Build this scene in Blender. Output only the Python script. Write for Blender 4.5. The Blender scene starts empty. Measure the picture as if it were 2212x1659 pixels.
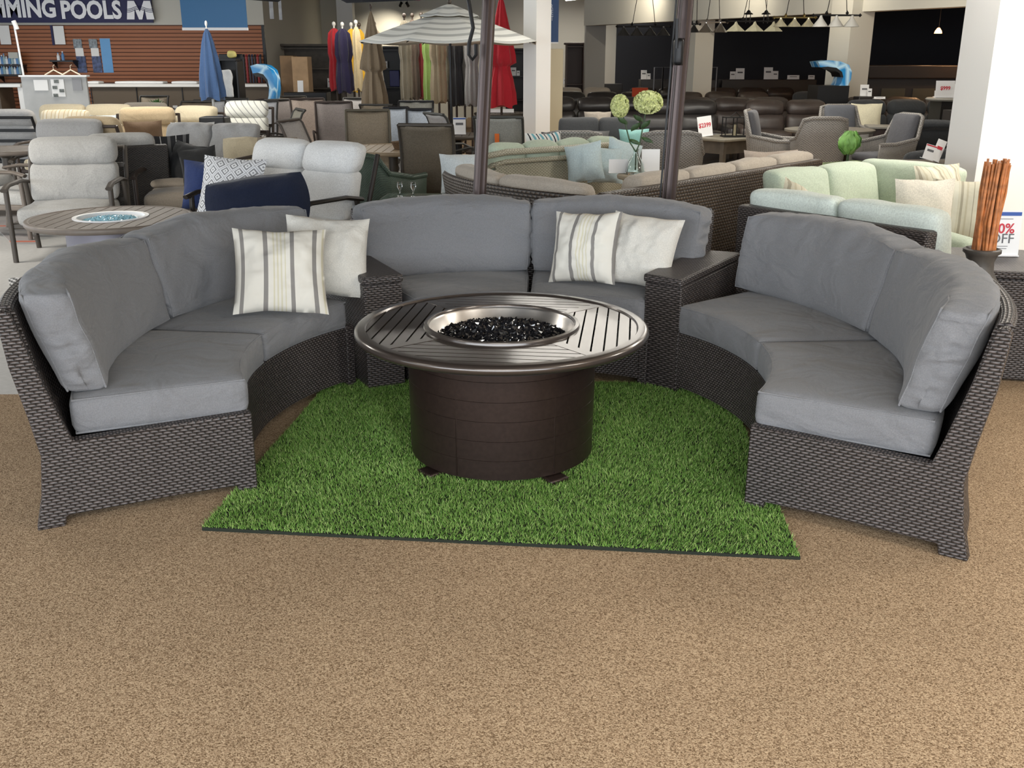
import bpy, math, random
import numpy as np
from mathutils import Vector, Matrix, noise
random.seed(7)
R = math.radians
PI = math.pi
scn = bpy.context.scene
COL = scn.collection
# ---------------------------------------------------------------- camera, world, light, exposure
F = 2120.0; TH = R(18.3); CH = 1.625
cam = bpy.data.objects.new('camera', bpy.data.cameras.new('camera'))
COL.objects.link(cam)
cam.location = (0, 0, CH); cam.rotation_euler = (PI/2 - TH, 0, 0)
cam.data.sensor_width = 36; cam.data.lens = F/2212*36
cam.data.clip_end = 200
scn.camera = cam
scn.view_settings.view_transform = 'Standard'
scn.view_settings.look = 'None'
scn.view_settings.gamma = 1
scn.view_settings.use_curve_mapping = False
scn.view_settings.exposure = 0.0
scn.cycles.use_denoising = True
scn.cycles.max_bounces = 6
scn.cycles.diffuse_bounces = 4
scn.cycles.sample_clamp_indirect = 4
w = bpy.data.worlds.new('world'); scn.world = w; w.use_nodes = True
w.node_tree.nodes['Background'].inputs[0].default_value = (.75, .85, 1, 1)
w.node_tree.nodes['Background'].inputs[1].default_value = .35
def area(name, loc, rot, sx, sy, power, col):
    l = bpy.data.lights.new(name, 'AREA'); l.shape = 'RECTANGLE'; l.size = sx; l.size_y = sy
    l.energy = power; l.color = col
    o = bpy.data.objects.new(name, l); COL.objects.link(o); o.location = loc; o.rotation_euler = rot
    return o
# daylight through the storefront glass behind the camera and through the windows of the left wall
area('daylight_front', (-2.5, -4.8, 1.75), (R(90), 0, 0), 17, 2.5, 1280, (.86, .93, 1))
area('daylight_left', (-12.75, 7, 1.6), (R(90), 0, R(-90)), 25, 2.3, 520, (.86, .93, 1))
# ---------------------------------------------------------------- pixel helpers: where a line of sight meets a height or a depth
_c, _s = math.cos(TH), math.sin(TH)
def _ray(px, py):
    u = (px-1106)/F; v = (829.5-py)/F
    return (u, _c+v*_s, -_s+v*_c)
def gz(px, py, z):
    r = _ray(px, py); t = (z-CH)/r[2]; return (r[0]*t, r[1]*t)
def gy(px, py, y):
    r = _ray(px, py); t = y/r[1]; return (r[0]*t, CH+r[2]*t)
def xa(px, y, z=.5):            # x of the column px at depth y and height z
    return (px-1106)/F*(y*_c-(z-CH)*_s)
# ---------------------------------------------------------------- materials
MC = {}
def _mat(name):
    m = bpy.data.materials.new(name); m.use_nodes = True
    nt = m.node_tree; return m, nt, nt.nodes, nt.links, nt.nodes['Principled BSDF']
def plain(name, col, rough=.6, metal=0, nz=0, nscale=40, bump=0, spec=.5, emit=0, emitcol=None, coat=0):
    if name in MC: return MC[name]
    m, nt, N, L, b = _mat(name)
    b.inputs['Base Color'].default_value = (*col, 1)
    b.inputs['Roughness'].default_value = rough; b.inputs['Metallic'].default_value = metal
    b.inputs['Specular IOR Level'].default_value = spec
    if coat: b.inputs['Coat Weight'].default_value = coat; b.inputs['Coat Roughness'].default_value = .16
    if emit:
        b.inputs['Emission Color'].default_value = (*(emitcol or col), 1); b.inputs['Emission Strength'].default_value = emit
    if nz or bump:
        tc = N.new('ShaderNodeTexCoord'); t = N.new('ShaderNodeTexNoise')
        t.inputs['Scale'].default_value = nscale; t.inputs['Detail'].default_value = 4
        L.new(tc.outputs['Object'], t.inputs['Vector'])
        if nz:
            r = N.new('ShaderNodeValToRGB')
            r.color_ramp.elements[0].position = .3; r.color_ramp.elements[1].position = .7
            r.color_ramp.elements[0].color = (*[c*(1-nz) for c in col], 1); r.color_ramp.elements[1].color = (*[min(1, c*(1+nz)) for c in col], 1)
            L.new(t.outputs['Fac'], r.inputs['Fac']); L.new(r.outputs['Color'], b.inputs['Base Color'])
        if bump:
            bp = N.new('ShaderNodeBump'); bp.inputs['Strength'].default_value = bump; bp.inputs['Distance'].default_value = .01
            L.new(t.outputs['Fac'], bp.inputs['Height']); L.new(bp.outputs['Normal'], b.inputs['Normal'])
    MC[name] = m; return m
def fabric(name, col, weave=260, wr=.25, wscale=5, nz=.12, stretch=(1, 1, 1)):
    if name in MC: return MC[name]
    m, nt, N, L, b = _mat(name)
    b.inputs['Roughness'].default_value = .92; b.inputs['Specular IOR Level'].default_value = .2
    b.inputs['Sheen Weight'].default_value = .15; b.inputs['Sheen Roughness'].default_value = .5
    tc = N.new('ShaderNodeTexCoord')
    t = N.new('ShaderNodeTexNoise'); t.inputs['Scale'].default_value = weave; t.inputs['Detail'].default_value = 2
    L.new(tc.outputs['Object'], t.inputs['Vector'])
    r = N.new('ShaderNodeValToRGB')
    r.color_ramp.elements[0].position = .3; r.color_ramp.elements[1].position = .7
    r.color_ramp.elements[0].color = (*[c*(1-nz) for c in col], 1); r.color_ramp.elements[1].color = (*[min(1, c*(1+nz)) for c in col], 1)
    L.new(t.outputs['Fac'], r.inputs['Fac']); L.new(r.outputs['Color'], b.inputs['Base Color'])
    mp = N.new('ShaderNodeMapping'); mp.inputs['Scale'].default_value = stretch
    L.new(tc.outputs['Object'], mp.inputs['Vector'])
    t2 = N.new('ShaderNodeTexNoise'); t2.inputs['Scale'].default_value = wscale; t2.inputs['Detail'].default_value = 3; t2.inputs['Distortion'].default_value = .6
    L.new(mp.outputs[0], t2.inputs['Vector'])
    b1 = N.new('ShaderNodeBump'); b1.inputs['Strength'].default_value = wr; b1.inputs['Distance'].default_value = .05
    L.new(t2.outputs['Fac'], b1.inputs['Height'])
    b2 = N.new('ShaderNodeBump'); b2.inputs['Strength'].default_value = .25; b2.inputs['Distance'].default_value = .002
    L.new(t.outputs['Fac'], b2.inputs['Height']); L.new(b1.outputs['Normal'], b2.inputs['Normal'])
    L.new(b2.outputs['Normal'], b.inputs['Normal'])
    MC[name] = m; return m
def wicker(name, c1, c2, cm, bw=.03, rh=.011, rough=.42, dist=.004, mortar=0):
    """woven strands: each row bulges over and dips under, half a step off its neighbours"""
    if name in MC: return MC[name]
    m, nt, N, L, b = _mat(name)
    b.inputs['Roughness'].default_value = rough; b.inputs['Specular IOR Level'].default_value = .5
    def M_(op, a, b_=None):
        n = N.new('ShaderNodeMath'); n.operation = op
        for k, v in enumerate((a, b_)):
            if v is None: continue
            if isinstance(v, (int, float)): n.inputs[k].default_value = v
            else: L.new(v, n.inputs[k])
        return n.outputs[0]
    tc = N.new('ShaderNodeTexCoord'); sp = N.new('ShaderNodeSeparateXYZ'); L.new(tc.outputs['UV'], sp.inputs[0])
    v = M_('MULTIPLY', sp.outputs[1], 1/rh); row = M_('FLOOR', v); fv = M_('FRACT', v)
    u = M_('ADD', M_('MULTIPLY', sp.outputs[0], 1/bw), M_('MULTIPLY', row, .5))
    a = M_('POWER', M_('ABSOLUTE', M_('SINE', M_('MULTIPLY', u, PI))), .55)
    p = M_('POWER', M_('SINE', M_('MULTIPLY', fv, PI)), .6)
    h = M_('MULTIPLY', a, p)
    t = N.new('ShaderNodeTexNoise'); t.inputs['Scale'].default_value = 45; L.new(tc.outputs['Object'], t.inputs['Vector'])
    h2 = M_('MULTIPLY', h, M_('ADD', M_('MULTIPLY', t.outputs['Fac'], .7), .62))
    r = N.new('ShaderNodeValToRGB'); e = r.color_ramp.elements
    e[0].position = .12; e[0].color = (*cm, 1); e[1].position = .98; e[1].color = (*c1, 1); q = e.new(.6); q.color = (*c2, 1)  # gap shade and strand highlights coloured in by weave height
    L.new(h2, r.inputs['Fac']); L.new(r.outputs['Color'], b.inputs['Base Color'])
    bp = N.new('ShaderNodeBump'); bp.inputs['Strength'].default_value = .8; bp.inputs['Distance'].default_value = dist
    L.new(h, bp.inputs['Height']); L.new(bp.outputs['Normal'], b.inputs['Normal'])
    MC[name] = m; return m
def striped(name, base, stripes, period, axis=0, rough=.9, coord='UV'):
    """stripes: list of (pos, colour) stops in one period, constant interpolation"""
    if name in MC: return MC[name]
    m, nt, N, L, b = _mat(name)
    b.inputs['Roughness'].default_value = rough; b.inputs['Specular IOR Level'].default_value = .2
    tc = N.new('ShaderNodeTexCoord'); sp = N.new('ShaderNodeSeparateXYZ'); L.new(tc.outputs[coord], sp.inputs[0])
    mu = N.new('ShaderNodeMath'); mu.operation = 'MULTIPLY'; mu.inputs[1].default_value = 1/period; L.new(sp.outputs[axis], mu.inputs[0])
    fr = N.new('ShaderNodeMath'); fr.operation = 'FRACT'; L.new(mu.outputs[0], fr.inputs[0])
    r = N.new('ShaderNodeValToRGB'); r.color_ramp.interpolation = 'CONSTANT'; e = r.color_ramp.elements
    e[0].position = 0; e[0].color = (*base, 1)
    st = sorted(stripes); e[1].position = st[0][0]; e[1].color = (*st[0][1], 1)
    for p, c in st[1:]:
        q = e.new(p); q.color = (*c, 1)
    L.new(fr.outputs[0], r.inputs['Fac']); L.new(r.outputs['Color'], b.inputs['Base Color'])
    t = N.new('ShaderNodeTexNoise'); t.inputs['Scale'].default_value = 9; L.new(tc.outputs['Object'], t.inputs['Vector'])
    bp = N.new('ShaderNodeBump'); bp.inputs['Strength'].default_value = .25; bp.inputs['Distance'].default_value = .04
    L.new(t.outputs['Fac'], bp.inputs['Height']); L.new(bp.outputs['Normal'], b.inputs['Normal'])
    MC[name] = m; return m
def glassy(name, col=(1, 1, 1), rough=.02):
    if name in MC: return MC[name]
    m, nt, N, L, b = _mat(name)
    b.inputs['Base Color'].default_value = (*col, 1); b.inputs['Transmission Weight'].default_value = 1; b.inputs['Roughness'].default_value = rough
    b.inputs['IOR'].default_value = 1.45
    MC[name] = m; return m
# ---------------------------------------------------------------- mesh builder
class MB:
    def __init__(s): s.v = []; s.f = []; s.uv = []; s.m = []; s.M = Matrix.Identity(4)
    def add(s, vs, fs, uvs=None, mi=0):
        o = len(s.v); M = s.M
        s.v += [tuple(M @ Vector(p)) for p in vs]
        s.f += [tuple(o+i for i in f) for f in fs]
        s.uv += (uvs if uvs else [None]*len(fs)); s.m += [mi]*len(fs); return s
    def box(s, c, d, rz=0, rx=0, ry=0, mi=0, taper=1):
        M = Matrix.Translation(c) @ Matrix.Rotation(rz, 4, 'Z') @ Matrix.Rotation(rx, 4, 'X') @ Matrix.Rotation(ry, 4, 'Y')
        a, b, e = d[0]/2, d[1]/2, d[2]/2; t = taper
        P = [(-a*t, -b*t, -e), (a*t, -b*t, -e), (a*t, b*t, -e), (-a*t, b*t, -e), (-a, -b, e), (a, -b, e), (a, b, e), (-a, b, e)]
        return s.add([M @ Vector(p) for p in P], [(3, 2, 1, 0), (4, 5, 6, 7), (0, 1, 5, 4), (1, 2, 6, 5), (2, 3, 7, 6), (3, 0, 4, 7)], mi=mi)
    def rings(s, rings, closed=True, cap0=True, cap1=True, loop=False, mi=0, uvf=None):
        n = len(rings[0]); vs = [p for r in rings for p in r]; fs = []; uv = []
        m = len(rings)
        for i in range(m if loop else m-1):
            for j in range(n if closed else n-1):
                a = i*n+j; b = i*n+(j+1) % n; i2 = (i+1) % m; c = i2*n+(j+1) % n; d = i2*n+j
                fs.append((a, b, c, d))
                uv.append([uvf(i, j), uvf(i, j+1), uvf(i+1, j+1), uvf(i+1, j)] if uvf else None)
        if not loop and closed:
            if cap0: fs.append(tuple(range(n-1, -1, -1))); uv.append(None)
            if cap1: fs.append(tuple((m-1)*n+j for j in range(n))); uv.append(None)
        return s.add(vs, fs, uv, mi)
    def tube(s, pts, r, n=8, loop=False, mi=0, flat=1):
        pts = [Vector(p) for p in pts]; m = len(pts); rs = r if isinstance(r, (list, tuple)) else [r]*m
        rings = []; up = None
        for i in range(m):
            if loop: t = pts[(i+1) % m]-pts[i-1]
            else: t = pts[min(i+1, m-1)]-pts[max(i-1, 0)]
            t.normalize()
            if up is None:
                up = Vector((0, 0, 1)) if abs(t.z) < .9 else Vector((0, 1, 0))
            x = t.cross(up).normalized(); y = x.cross(t).normalized(); up = y
            rings.append([pts[i]+x*(rs[i]*math.cos(2*PI*k/n))+y*(rs[i]*flat*math.sin(2*PI*k/n)) for k in range(n)])
        return s.rings(rings, loop=loop, mi=mi)
    def lathe(s, prof, c=(0, 0, 0), n=32, mi=0, loop=False, fn=None):
        """prof: list of (r,z), bottom to top"""
        rings = []; L = [0]
        for i in range(1, len(prof)): L.append(L[-1]+math.dist(prof[i], prof[i-1]))
        for (r, z) in prof:
            rings.append([(c[0]+r*math.cos(2*PI*k/n)*(fn(k/n, z) if fn else 1), c[1]+r*math.sin(2*PI*k/n)*(fn(k/n, z) if fn else 1), c[2]+z) for k in range(n)])
        rm = max(p[0] for p in prof)
        L.append(L[-1]+.05)
        return s.rings(rings, loop=loop, mi=mi, uvf=lambda i, j: (2*PI*rm*j/n, L[i]))
    def prism(s, pts, t0, t1, mi=0):
        """pts in (x,y) extruded along z from t0 to t1 in the builder's frame"""
        n = len(pts); vs = [(p[0], p[1], t0) for p in pts]+[(p[0], p[1], t1) for p in pts]
        fs = [tuple(range(n-1, -1, -1)), tuple(range(n, 2*n))]+[(i, (i+1) % n, n+(i+1) % n, n+i) for i in range(n)]
        return s.add(vs, fs, mi=mi)
    def rbox(s, d, r, n=(10, 6, 4), warp=None, puff=(0, 0, 0), c=(0, 0, 0), mi=0, nzamp=0, nzs=6, seed=0):
        a = [x/2 for x in d]
        def axis(h, k):
            rr = min(r, h*.999); q = [-h, -h+rr*.12, -h+rr*.4, -h+rr]
            mid = [-h+rr+(2*h-2*rr)*i/k for i in range(1, k)] if h-rr > 1e-4 else []
            full = q+mid+[-x for x in reversed(q)]
            out = []
            for x in full:
                if not out or x-out[-1] > 1e-6: out.append(x)
            return out
        ax = [axis(a[i], n[i]) for i in range(3)]
        idx = {}; vs = []; fs = []
        def V(i, j, k):
            key = (i, j, k)
            if key in idx: return idx[key]
            p = [ax[0][i], ax[1][j], ax[2][k]]
            q = [max(-(a[t]-min(r, a[t]*.999)), min(a[t]-min(r, a[t]*.999), p[t])) for t in range(3)]
            dv = Vector([p[t]-q[t] for t in range(3)]); rr = min(r, min(a)*.999)
            if dv.length > 1e-9:
                dv = dv.normalized()
                p = [q[t]+dv[t]*min(r, a[t]*.999) for t in range(3)]
            u = [p[t]/a[t] for t in range(3)]
            b = [(1-min(1, u[t]*u[t])) for t in range(3)]
            P = Vector(p)
            P.x += puff[0]*u[0]*b[1]*b[2]; P.y += puff[1]*u[1]*b[0]*b[2]; P.z += puff[2]*u[2]*b[0]*b[1]
            if nzamp:
                nn = noise.noise_vector(Vector(p)*nzs+Vector((seed*3.1, seed*1.7, seed)))
                P += nn*nzamp
            P += Vector(c)
            if warp: P = Vector(warp(P))
            idx[key] = len(vs); vs.append(P); return idx[key]
        N = [len(x)-1 for x in ax]
        for i in range(N[0]):
            for j in range(N[1]):
                fs.append((V(i, j+1, 0), V(i+1, j+1, 0), V(i+1, j, 0), V(i, j, 0)))
                fs.append((V(i, j, N[2]), V(i+1, j, N[2]), V(i+1, j+1, N[2]), V(i, j+1, N[2])))
            for k in range(N[2]):
                fs.append((V(i, 0, k), V(i+1, 0, k), V(i+1, 0, k+1), V(i, 0, k+1)))
                fs.append((V(i, N[1], k+1), V(i+1, N[1], k+1), V(i+1, N[1], k), V(i, N[1], k)))
        for j in range(N[1]):
            for k in range(N[2]):
                fs.append((V(0, j, k+1), V(0, j+1, k+1), V(0, j+1, k), V(0, j, k)))
                fs.append((V(N[0], j, k), V(N[0], j+1, k), V(N[0], j+1, k+1), V(N[0], j, k+1)))
        return s.add(vs, fs, mi=mi)
    def pillow(s, w, h, t, n=14, pinch=.05, seed=0, mi=0):
        """throw pillow standing in the xz plane, thickness along y, centred"""
        vs = []; fs = []; uv = []; idx = {}
        def co(i, j, sd):
            u = -1+2*i/n; v = -1+2*j/n
            x = w/2*u*(1-pinch*(1-v*v)); z = h/2*v*(1-pinch*(1-u*u))
            e = (max(0, 1-u**4)*max(0, 1-v**4))**.5*(.5+.5*(1-u*u)*(1-v*v))
            nn = noise.noise(Vector((u*1.7+seed, v*1.7, seed*2.3)))
            wr = .012*noise.noise(Vector((u*6+seed, v*6, 5.5)))*min(1, e*2)
            return (x, sd*(t/2*e*(1+.25*nn)+wr), z+.012*nn*(1-u*u))
        for sd in (-1, 1):
            for i in range(n+1):
                for j in range(n+1):
                    edge = i in (0, n) or j in (0, n)
                    key = (i, j, 0 if edge else sd)
                    if key not in idx: idx[key] = len(vs); vs.append(co(i, j, sd))
            for i in range(n):
                for j in range(n):
                    g = lambda a, b: idx[(a, b, 0 if (a in (0, n) or b in (0, n)) else sd)]
                    q = [(i, j), (i+1, j), (i+1, j+1), (i, j+1)]
                    if sd > 0: q.reverse()
                    fs.append(tuple(g(*p) for p in q)); uv.append([(p[0]/n*w, p[1]/n*h) for p in q])
        return s.add(vs, fs, uv, mi)
    def build(s, name, mats, parent=None, smooth=35, bevel=0, loc=None, org=None, rot=None):
        if not isinstance(mats, (list, tuple)): mats = [mats]
        org = org if org is not None else (Vector(parent['_o']) if parent is not None and '_o' in parent else Vector((0, 0, 0)))
        vs = [(p[0]-org[0], p[1]-org[1], p[2]-org[2]) for p in s.v]
        me = bpy.data.meshes.new(name); me.from_pydata(vs, [], s.f)
        for m in mats: me.materials.append(m)
        if len(mats) > 1: me.polygons.foreach_set('material_index', s.m)
        me.update()
        ul = me.uv_layers.new(name='UVMap'); data = np.zeros(len(me.loops)*2); li = 0
        for fi, p in enumerate(me.polygons):
            u = s.uv[fi]
            if u:
                for q in u: data[li] = q[0]; data[li+1] = q[1]; li += 2
            else:
                nx, ny, nz = abs(p.normal.x), abs(p.normal.y), abs(p.normal.z)
                for vi in p.vertices:
                    c = vs[vi]
                    if nz >= nx and nz >= ny: a, b = c[0], c[1]
                    elif ny >= nx: a, b = c[0], c[2]
                    else: a, b = c[1], c[2]
                    data[li] = a; data[li+1] = b; li += 2
        ul.data.foreach_set('uv', data)
        if smooth: me.shade_smooth(); me.set_sharp_from_angle(angle=R(smooth))
        o = bpy.data.objects.new(name, me); COL.objects.link(o)
        if parent is not None: o.parent = parent
        if loc is not None: o.location = loc
        if rot is not None: o.rotation_euler = rot
        if bevel:
            b = o.modifiers.new('bevel', 'BEVEL'); b.width = bevel; b.segments = 2; b.limit_method = 'ANGLE'; b.angle_limit = R(40)
        return o
def thing(name, label, cat, loc=(0, 0, 0), rz=0, group=None, world=False, rot=None):
    o = bpy.data.objects.new(name, None); COL.objects.link(o); o.empty_display_size = .1
    o.location = loc; o.rotation_euler = rot if rot else (0, 0, rz); o['label'] = label; o['category'] = cat
    if group: o['group'] = group
    if world: o['_o'] = list(loc)
    return o
def tag(o, label=None, cat=None, group=None, kind=None):
    if label: o['label'] = label
    if cat: o['category'] = cat
    if group: o['group'] = group
    if kind: o['kind'] = kind
    return o
def struct(name, mb, m, **k): return tag(mb.build(name, m, **k), kind='structure')
def dup(root, loc=None, rz=None, label=None, group=None, scale=None):
    r = root.copy(); COL.objects.link(r)
    if loc is not None: r.location = loc
    if rz is not None: r.rotation_euler = (0, 0, rz)
    if scale is not None: r.scale = scale if isinstance(scale, tuple) else (scale,)*3
    if label: r['label'] = label
    if group: r['group'] = group
    for ch in list(root.children):
        c = ch.copy(); COL.objects.link(c); c.parent = r
        for g in ch.children:
            d = g.copy(); COL.objects.link(d); d.parent = c
    return r
def text_mb(txt, size, mat_unused=None, depth=.001, font_scale=1.0, offset=0):
    """lettering as a mesh builder: letters upright in the xz plane, facing -y, centred"""
    cu = bpy.data.curves.new('lettering', 'FONT'); cu.body = txt; cu.size = size; cu.extrude = depth; cu.offset = offset
    cu.align_x = 'CENTER'; cu.align_y = 'CENTER'; cu.space_line = .9; cu.resolution_u = 3
    o = bpy.data.objects.new('lettering', cu); COL.objects.link(o)
    dg = bpy.context.evaluated_depsgraph_get(); me = bpy.data.meshes.new_from_object(o.evaluated_get(dg))
    mb = MB(); mb.add([(v.co.x*font_scale, -v.co.z, v.co.y) for v in me.vertices], [tuple(p.vertices) for p in me.polygons])
    COL.objects.unlink(o); bpy.data.objects.remove(o); bpy.data.meshes.remove(me); bpy.data.curves.remove(cu)
    return mb
# ---------------------------------------------------------------- palette
dark_wicker = wicker('dark_wicker', (.125, .105, .10), (.045, .036, .033), (.009, .007, .006), bw=.03, rh=.0115, dist=.004, rough=.4)
wicker_dark2 = wicker('charcoal_wicker', (.07, .06, .05), (.03, .026, .024), (.006, .005, .005))
grey_fab = fabric('grey_fabric', (.185, .186, .194), wr=.6, wscale=4.5, stretch=(1, 1, 1.8))
bronze = plain('bronze_metal', (.035, .022, .018), .36, metal=.55, nz=.15, nscale=60)
bronze_top = plain('bronze_tabletop', (.062, .048, .040), .3, metal=.5, coat=.9)
steel = plain('brushed_steel', (.62, .6, .58), .3, metal=1)
black_metal = plain('black_metal', (.012, .012, .013), .4, metal=.4)
# ================================================================ SETTING
def mat_carpet():
    m, nt, N, L, b = _mat('tan_carpet')
    b.inputs['Roughness'].default_value = .95; b.inputs['Specular IOR Level'].default_value = .1
    tc = N.new('ShaderNodeTexCoord')
    t = N.new('ShaderNodeTexVoronoi'); t.inputs['Scale'].default_value = 290
    t3 = N.new('ShaderNodeTexNoise'); t3.inputs['Scale'].default_value = 95; t3.inputs['Detail'].default_value = 5; t3.inputs['Roughness'].default_value = .75
    t2 = N.new('ShaderNodeTexNoise'); t2.inputs['Scale'].default_value = 2.2; t2.inputs['Detail'].default_value = 3
    for q in (t, t2, t3): L.new(tc.outputs['Object'], q.inputs['Vector'])
    sc = N.new('ShaderNodeSeparateColor'); L.new(t.outputs['Color'], sc.inputs[0])
    ad = N.new('ShaderNodeMix'); ad.inputs[0].default_value = .5; L.new(sc.outputs[0], ad.inputs[2]); L.new(t3.outputs['Fac'], ad.inputs[3])
    r = N.new('ShaderNodeValToRGB'); e = r.color_ramp.elements
    e[0].position = .20; e[0].color = (.12, .07, .034, 1); e[1].position = .80; e[1].color = (.66, .50, .33, 1)
    q = e.new(.5); q.color = (.42, .295, .185, 1)
    L.new(ad.outputs[0], r.inputs['Fac'])
    mx = N.new('ShaderNodeMix'); mx.data_type = 'RGBA'; mx.blend_type = 'MULTIPLY'; mx.inputs[0].default_value = .25
    L.new(r.outputs['Color'], mx.inputs[6]); L.new(t2.outputs['Fac'], mx.inputs[7]); L.new(mx.outputs[2], b.inputs['Base Color'])
    bp = N.new('ShaderNodeBump'); bp.inputs['Strength'].default_value = .4; bp.inputs['Distance'].default_value = .003; bp.invert = True
    L.new(t.outputs['Distance'], bp.inputs['Height']); L.new(bp.outputs['Normal'], b.inputs['Normal'])
    return m
carpet = mat_carpet()
walk = plain('grey_floor', (.50, .49, .47), .55, nz=.06, nscale=30)
cream_paint = plain('cream_paint', (.56, .54, .48), .8)
grey_paint = plain('grey_paint', (.30, .29, .27), .85)
black_paint = plain('near_black_paint', (.022, .024, .032), .85)
white_paint = plain('white_paint', (.82, .81, .79), .7)
m = MB(); m.add([(-13, -5, 0), (14, -5, 0), (14, 34, 0), (-1.3, 34, 0), (-1.3, 5.6, 0), (-2.3, 4.75, 0), (-13, 4.6, 0)], [(0, 1, 2, 3, 4, 5, 6)])
struct('floor', m, carpet)
m = MB(); m.add([(-13, 4.6, 0), (-2.3, 4.75, 0), (-1.3, 5.6, 0), (-1.3, 34, 0), (-13, 34, 0)], [(0, 1, 2, 3, 4)])
struct('floor', m, walk)
m = MB(); m.box((7, 14.5, 3.3), (14, 39, .1)); struct('ceiling', m, plain('ceiling_paint', (.62, .60, .55), .9))
m = MB(); m.box((-6.5, 14.5, 3.3), (13, 39, .1)); struct('ceiling', m, plain('ceiling_reflection_dark', (.10, .10, .10), .9))  # left half coloured dark to keep the tabletop's left reflection dark
# left wall with a long window band, front wall with the storefront glazing
def wall_with_windows(name, length, ops, M, wname):
    """ops: (x0,x1,z0,z1) in the wall's own plane; wall 0.15 thick"""
    mb = MB(); mb.M = M
    xs = sorted({-length/2, length/2, *[o[0] for o in ops], *[o[1] for o in ops]})
    for i in range(len(xs)-1):
        a, b_ = xs[i], xs[i+1]; o = [q for q in ops if q[0] <= a+1e-6 and q[1] >= b_-1e-6]
        if o:
            q = o[0]; mb.box(((a+b_)/2, 0, q[2]/2), (b_-a, .15, q[2])); mb.box(((a+b_)/2, 0, (q[3]+3.25)/2), (b_-a, .15, 3.25-q[3]))
        else: mb.box(((a+b_)/2, 0, 1.625), (b_-a, .15, 3.25))
    struct(name, mb, cream_paint)
    for k, q in enumerate(ops):
        fr = MB(); fr.M = M; W = q[1]-q[0]; Hh = q[3]-q[2]; cx = (q[0]+q[1])/2; cz = (q[2]+q[3])/2
        for z in (q[2]+.03, q[3]-.03): fr.box((cx, .1, z), (W, .06, .06))
        for x in (q[0]+.03, cx, q[1]-.03): fr.box((x, .1, cz), (.06, .06, Hh))
        o = struct('window_%d' % wname[k], fr, plain('dark_window_frame', (.05, .05, .05), .5))
        g = MB(); g.M = M; g.box((cx, .1, cz), (W-.06, .008, Hh-.06)); g.build('pane', glassy('window_glass'), o)
wall_with_windows('wall_left', 39, [(-17+i*4.2, -13.2+i*4.2, .35, 2.8) for i in range(6)], Matrix.Translation((-13, 14.5, 0)) @ Matrix.Rotation(R(90), 4, 'Z'), list(range(1, 7)))
wall_with_windows('wall_front', 27, [(-11.5+i*4.2, -7.7+i*4.2, .35, 3.0) for i in range(5)], Matrix.Translation((.5, -5, 0)) @ Matrix.Rotation(R(180), 4, 'Z'), list(range(7, 12)))
m = MB(); m.box((14, 14.5, 1.625), (.15, 39, 3.25)); struct('wall_right', m, cream_paint)
m = MB(); m.box((.5, 34, 1.625), (27, .15, 3.25)); struct('wall_back', m, cream_paint)

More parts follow.
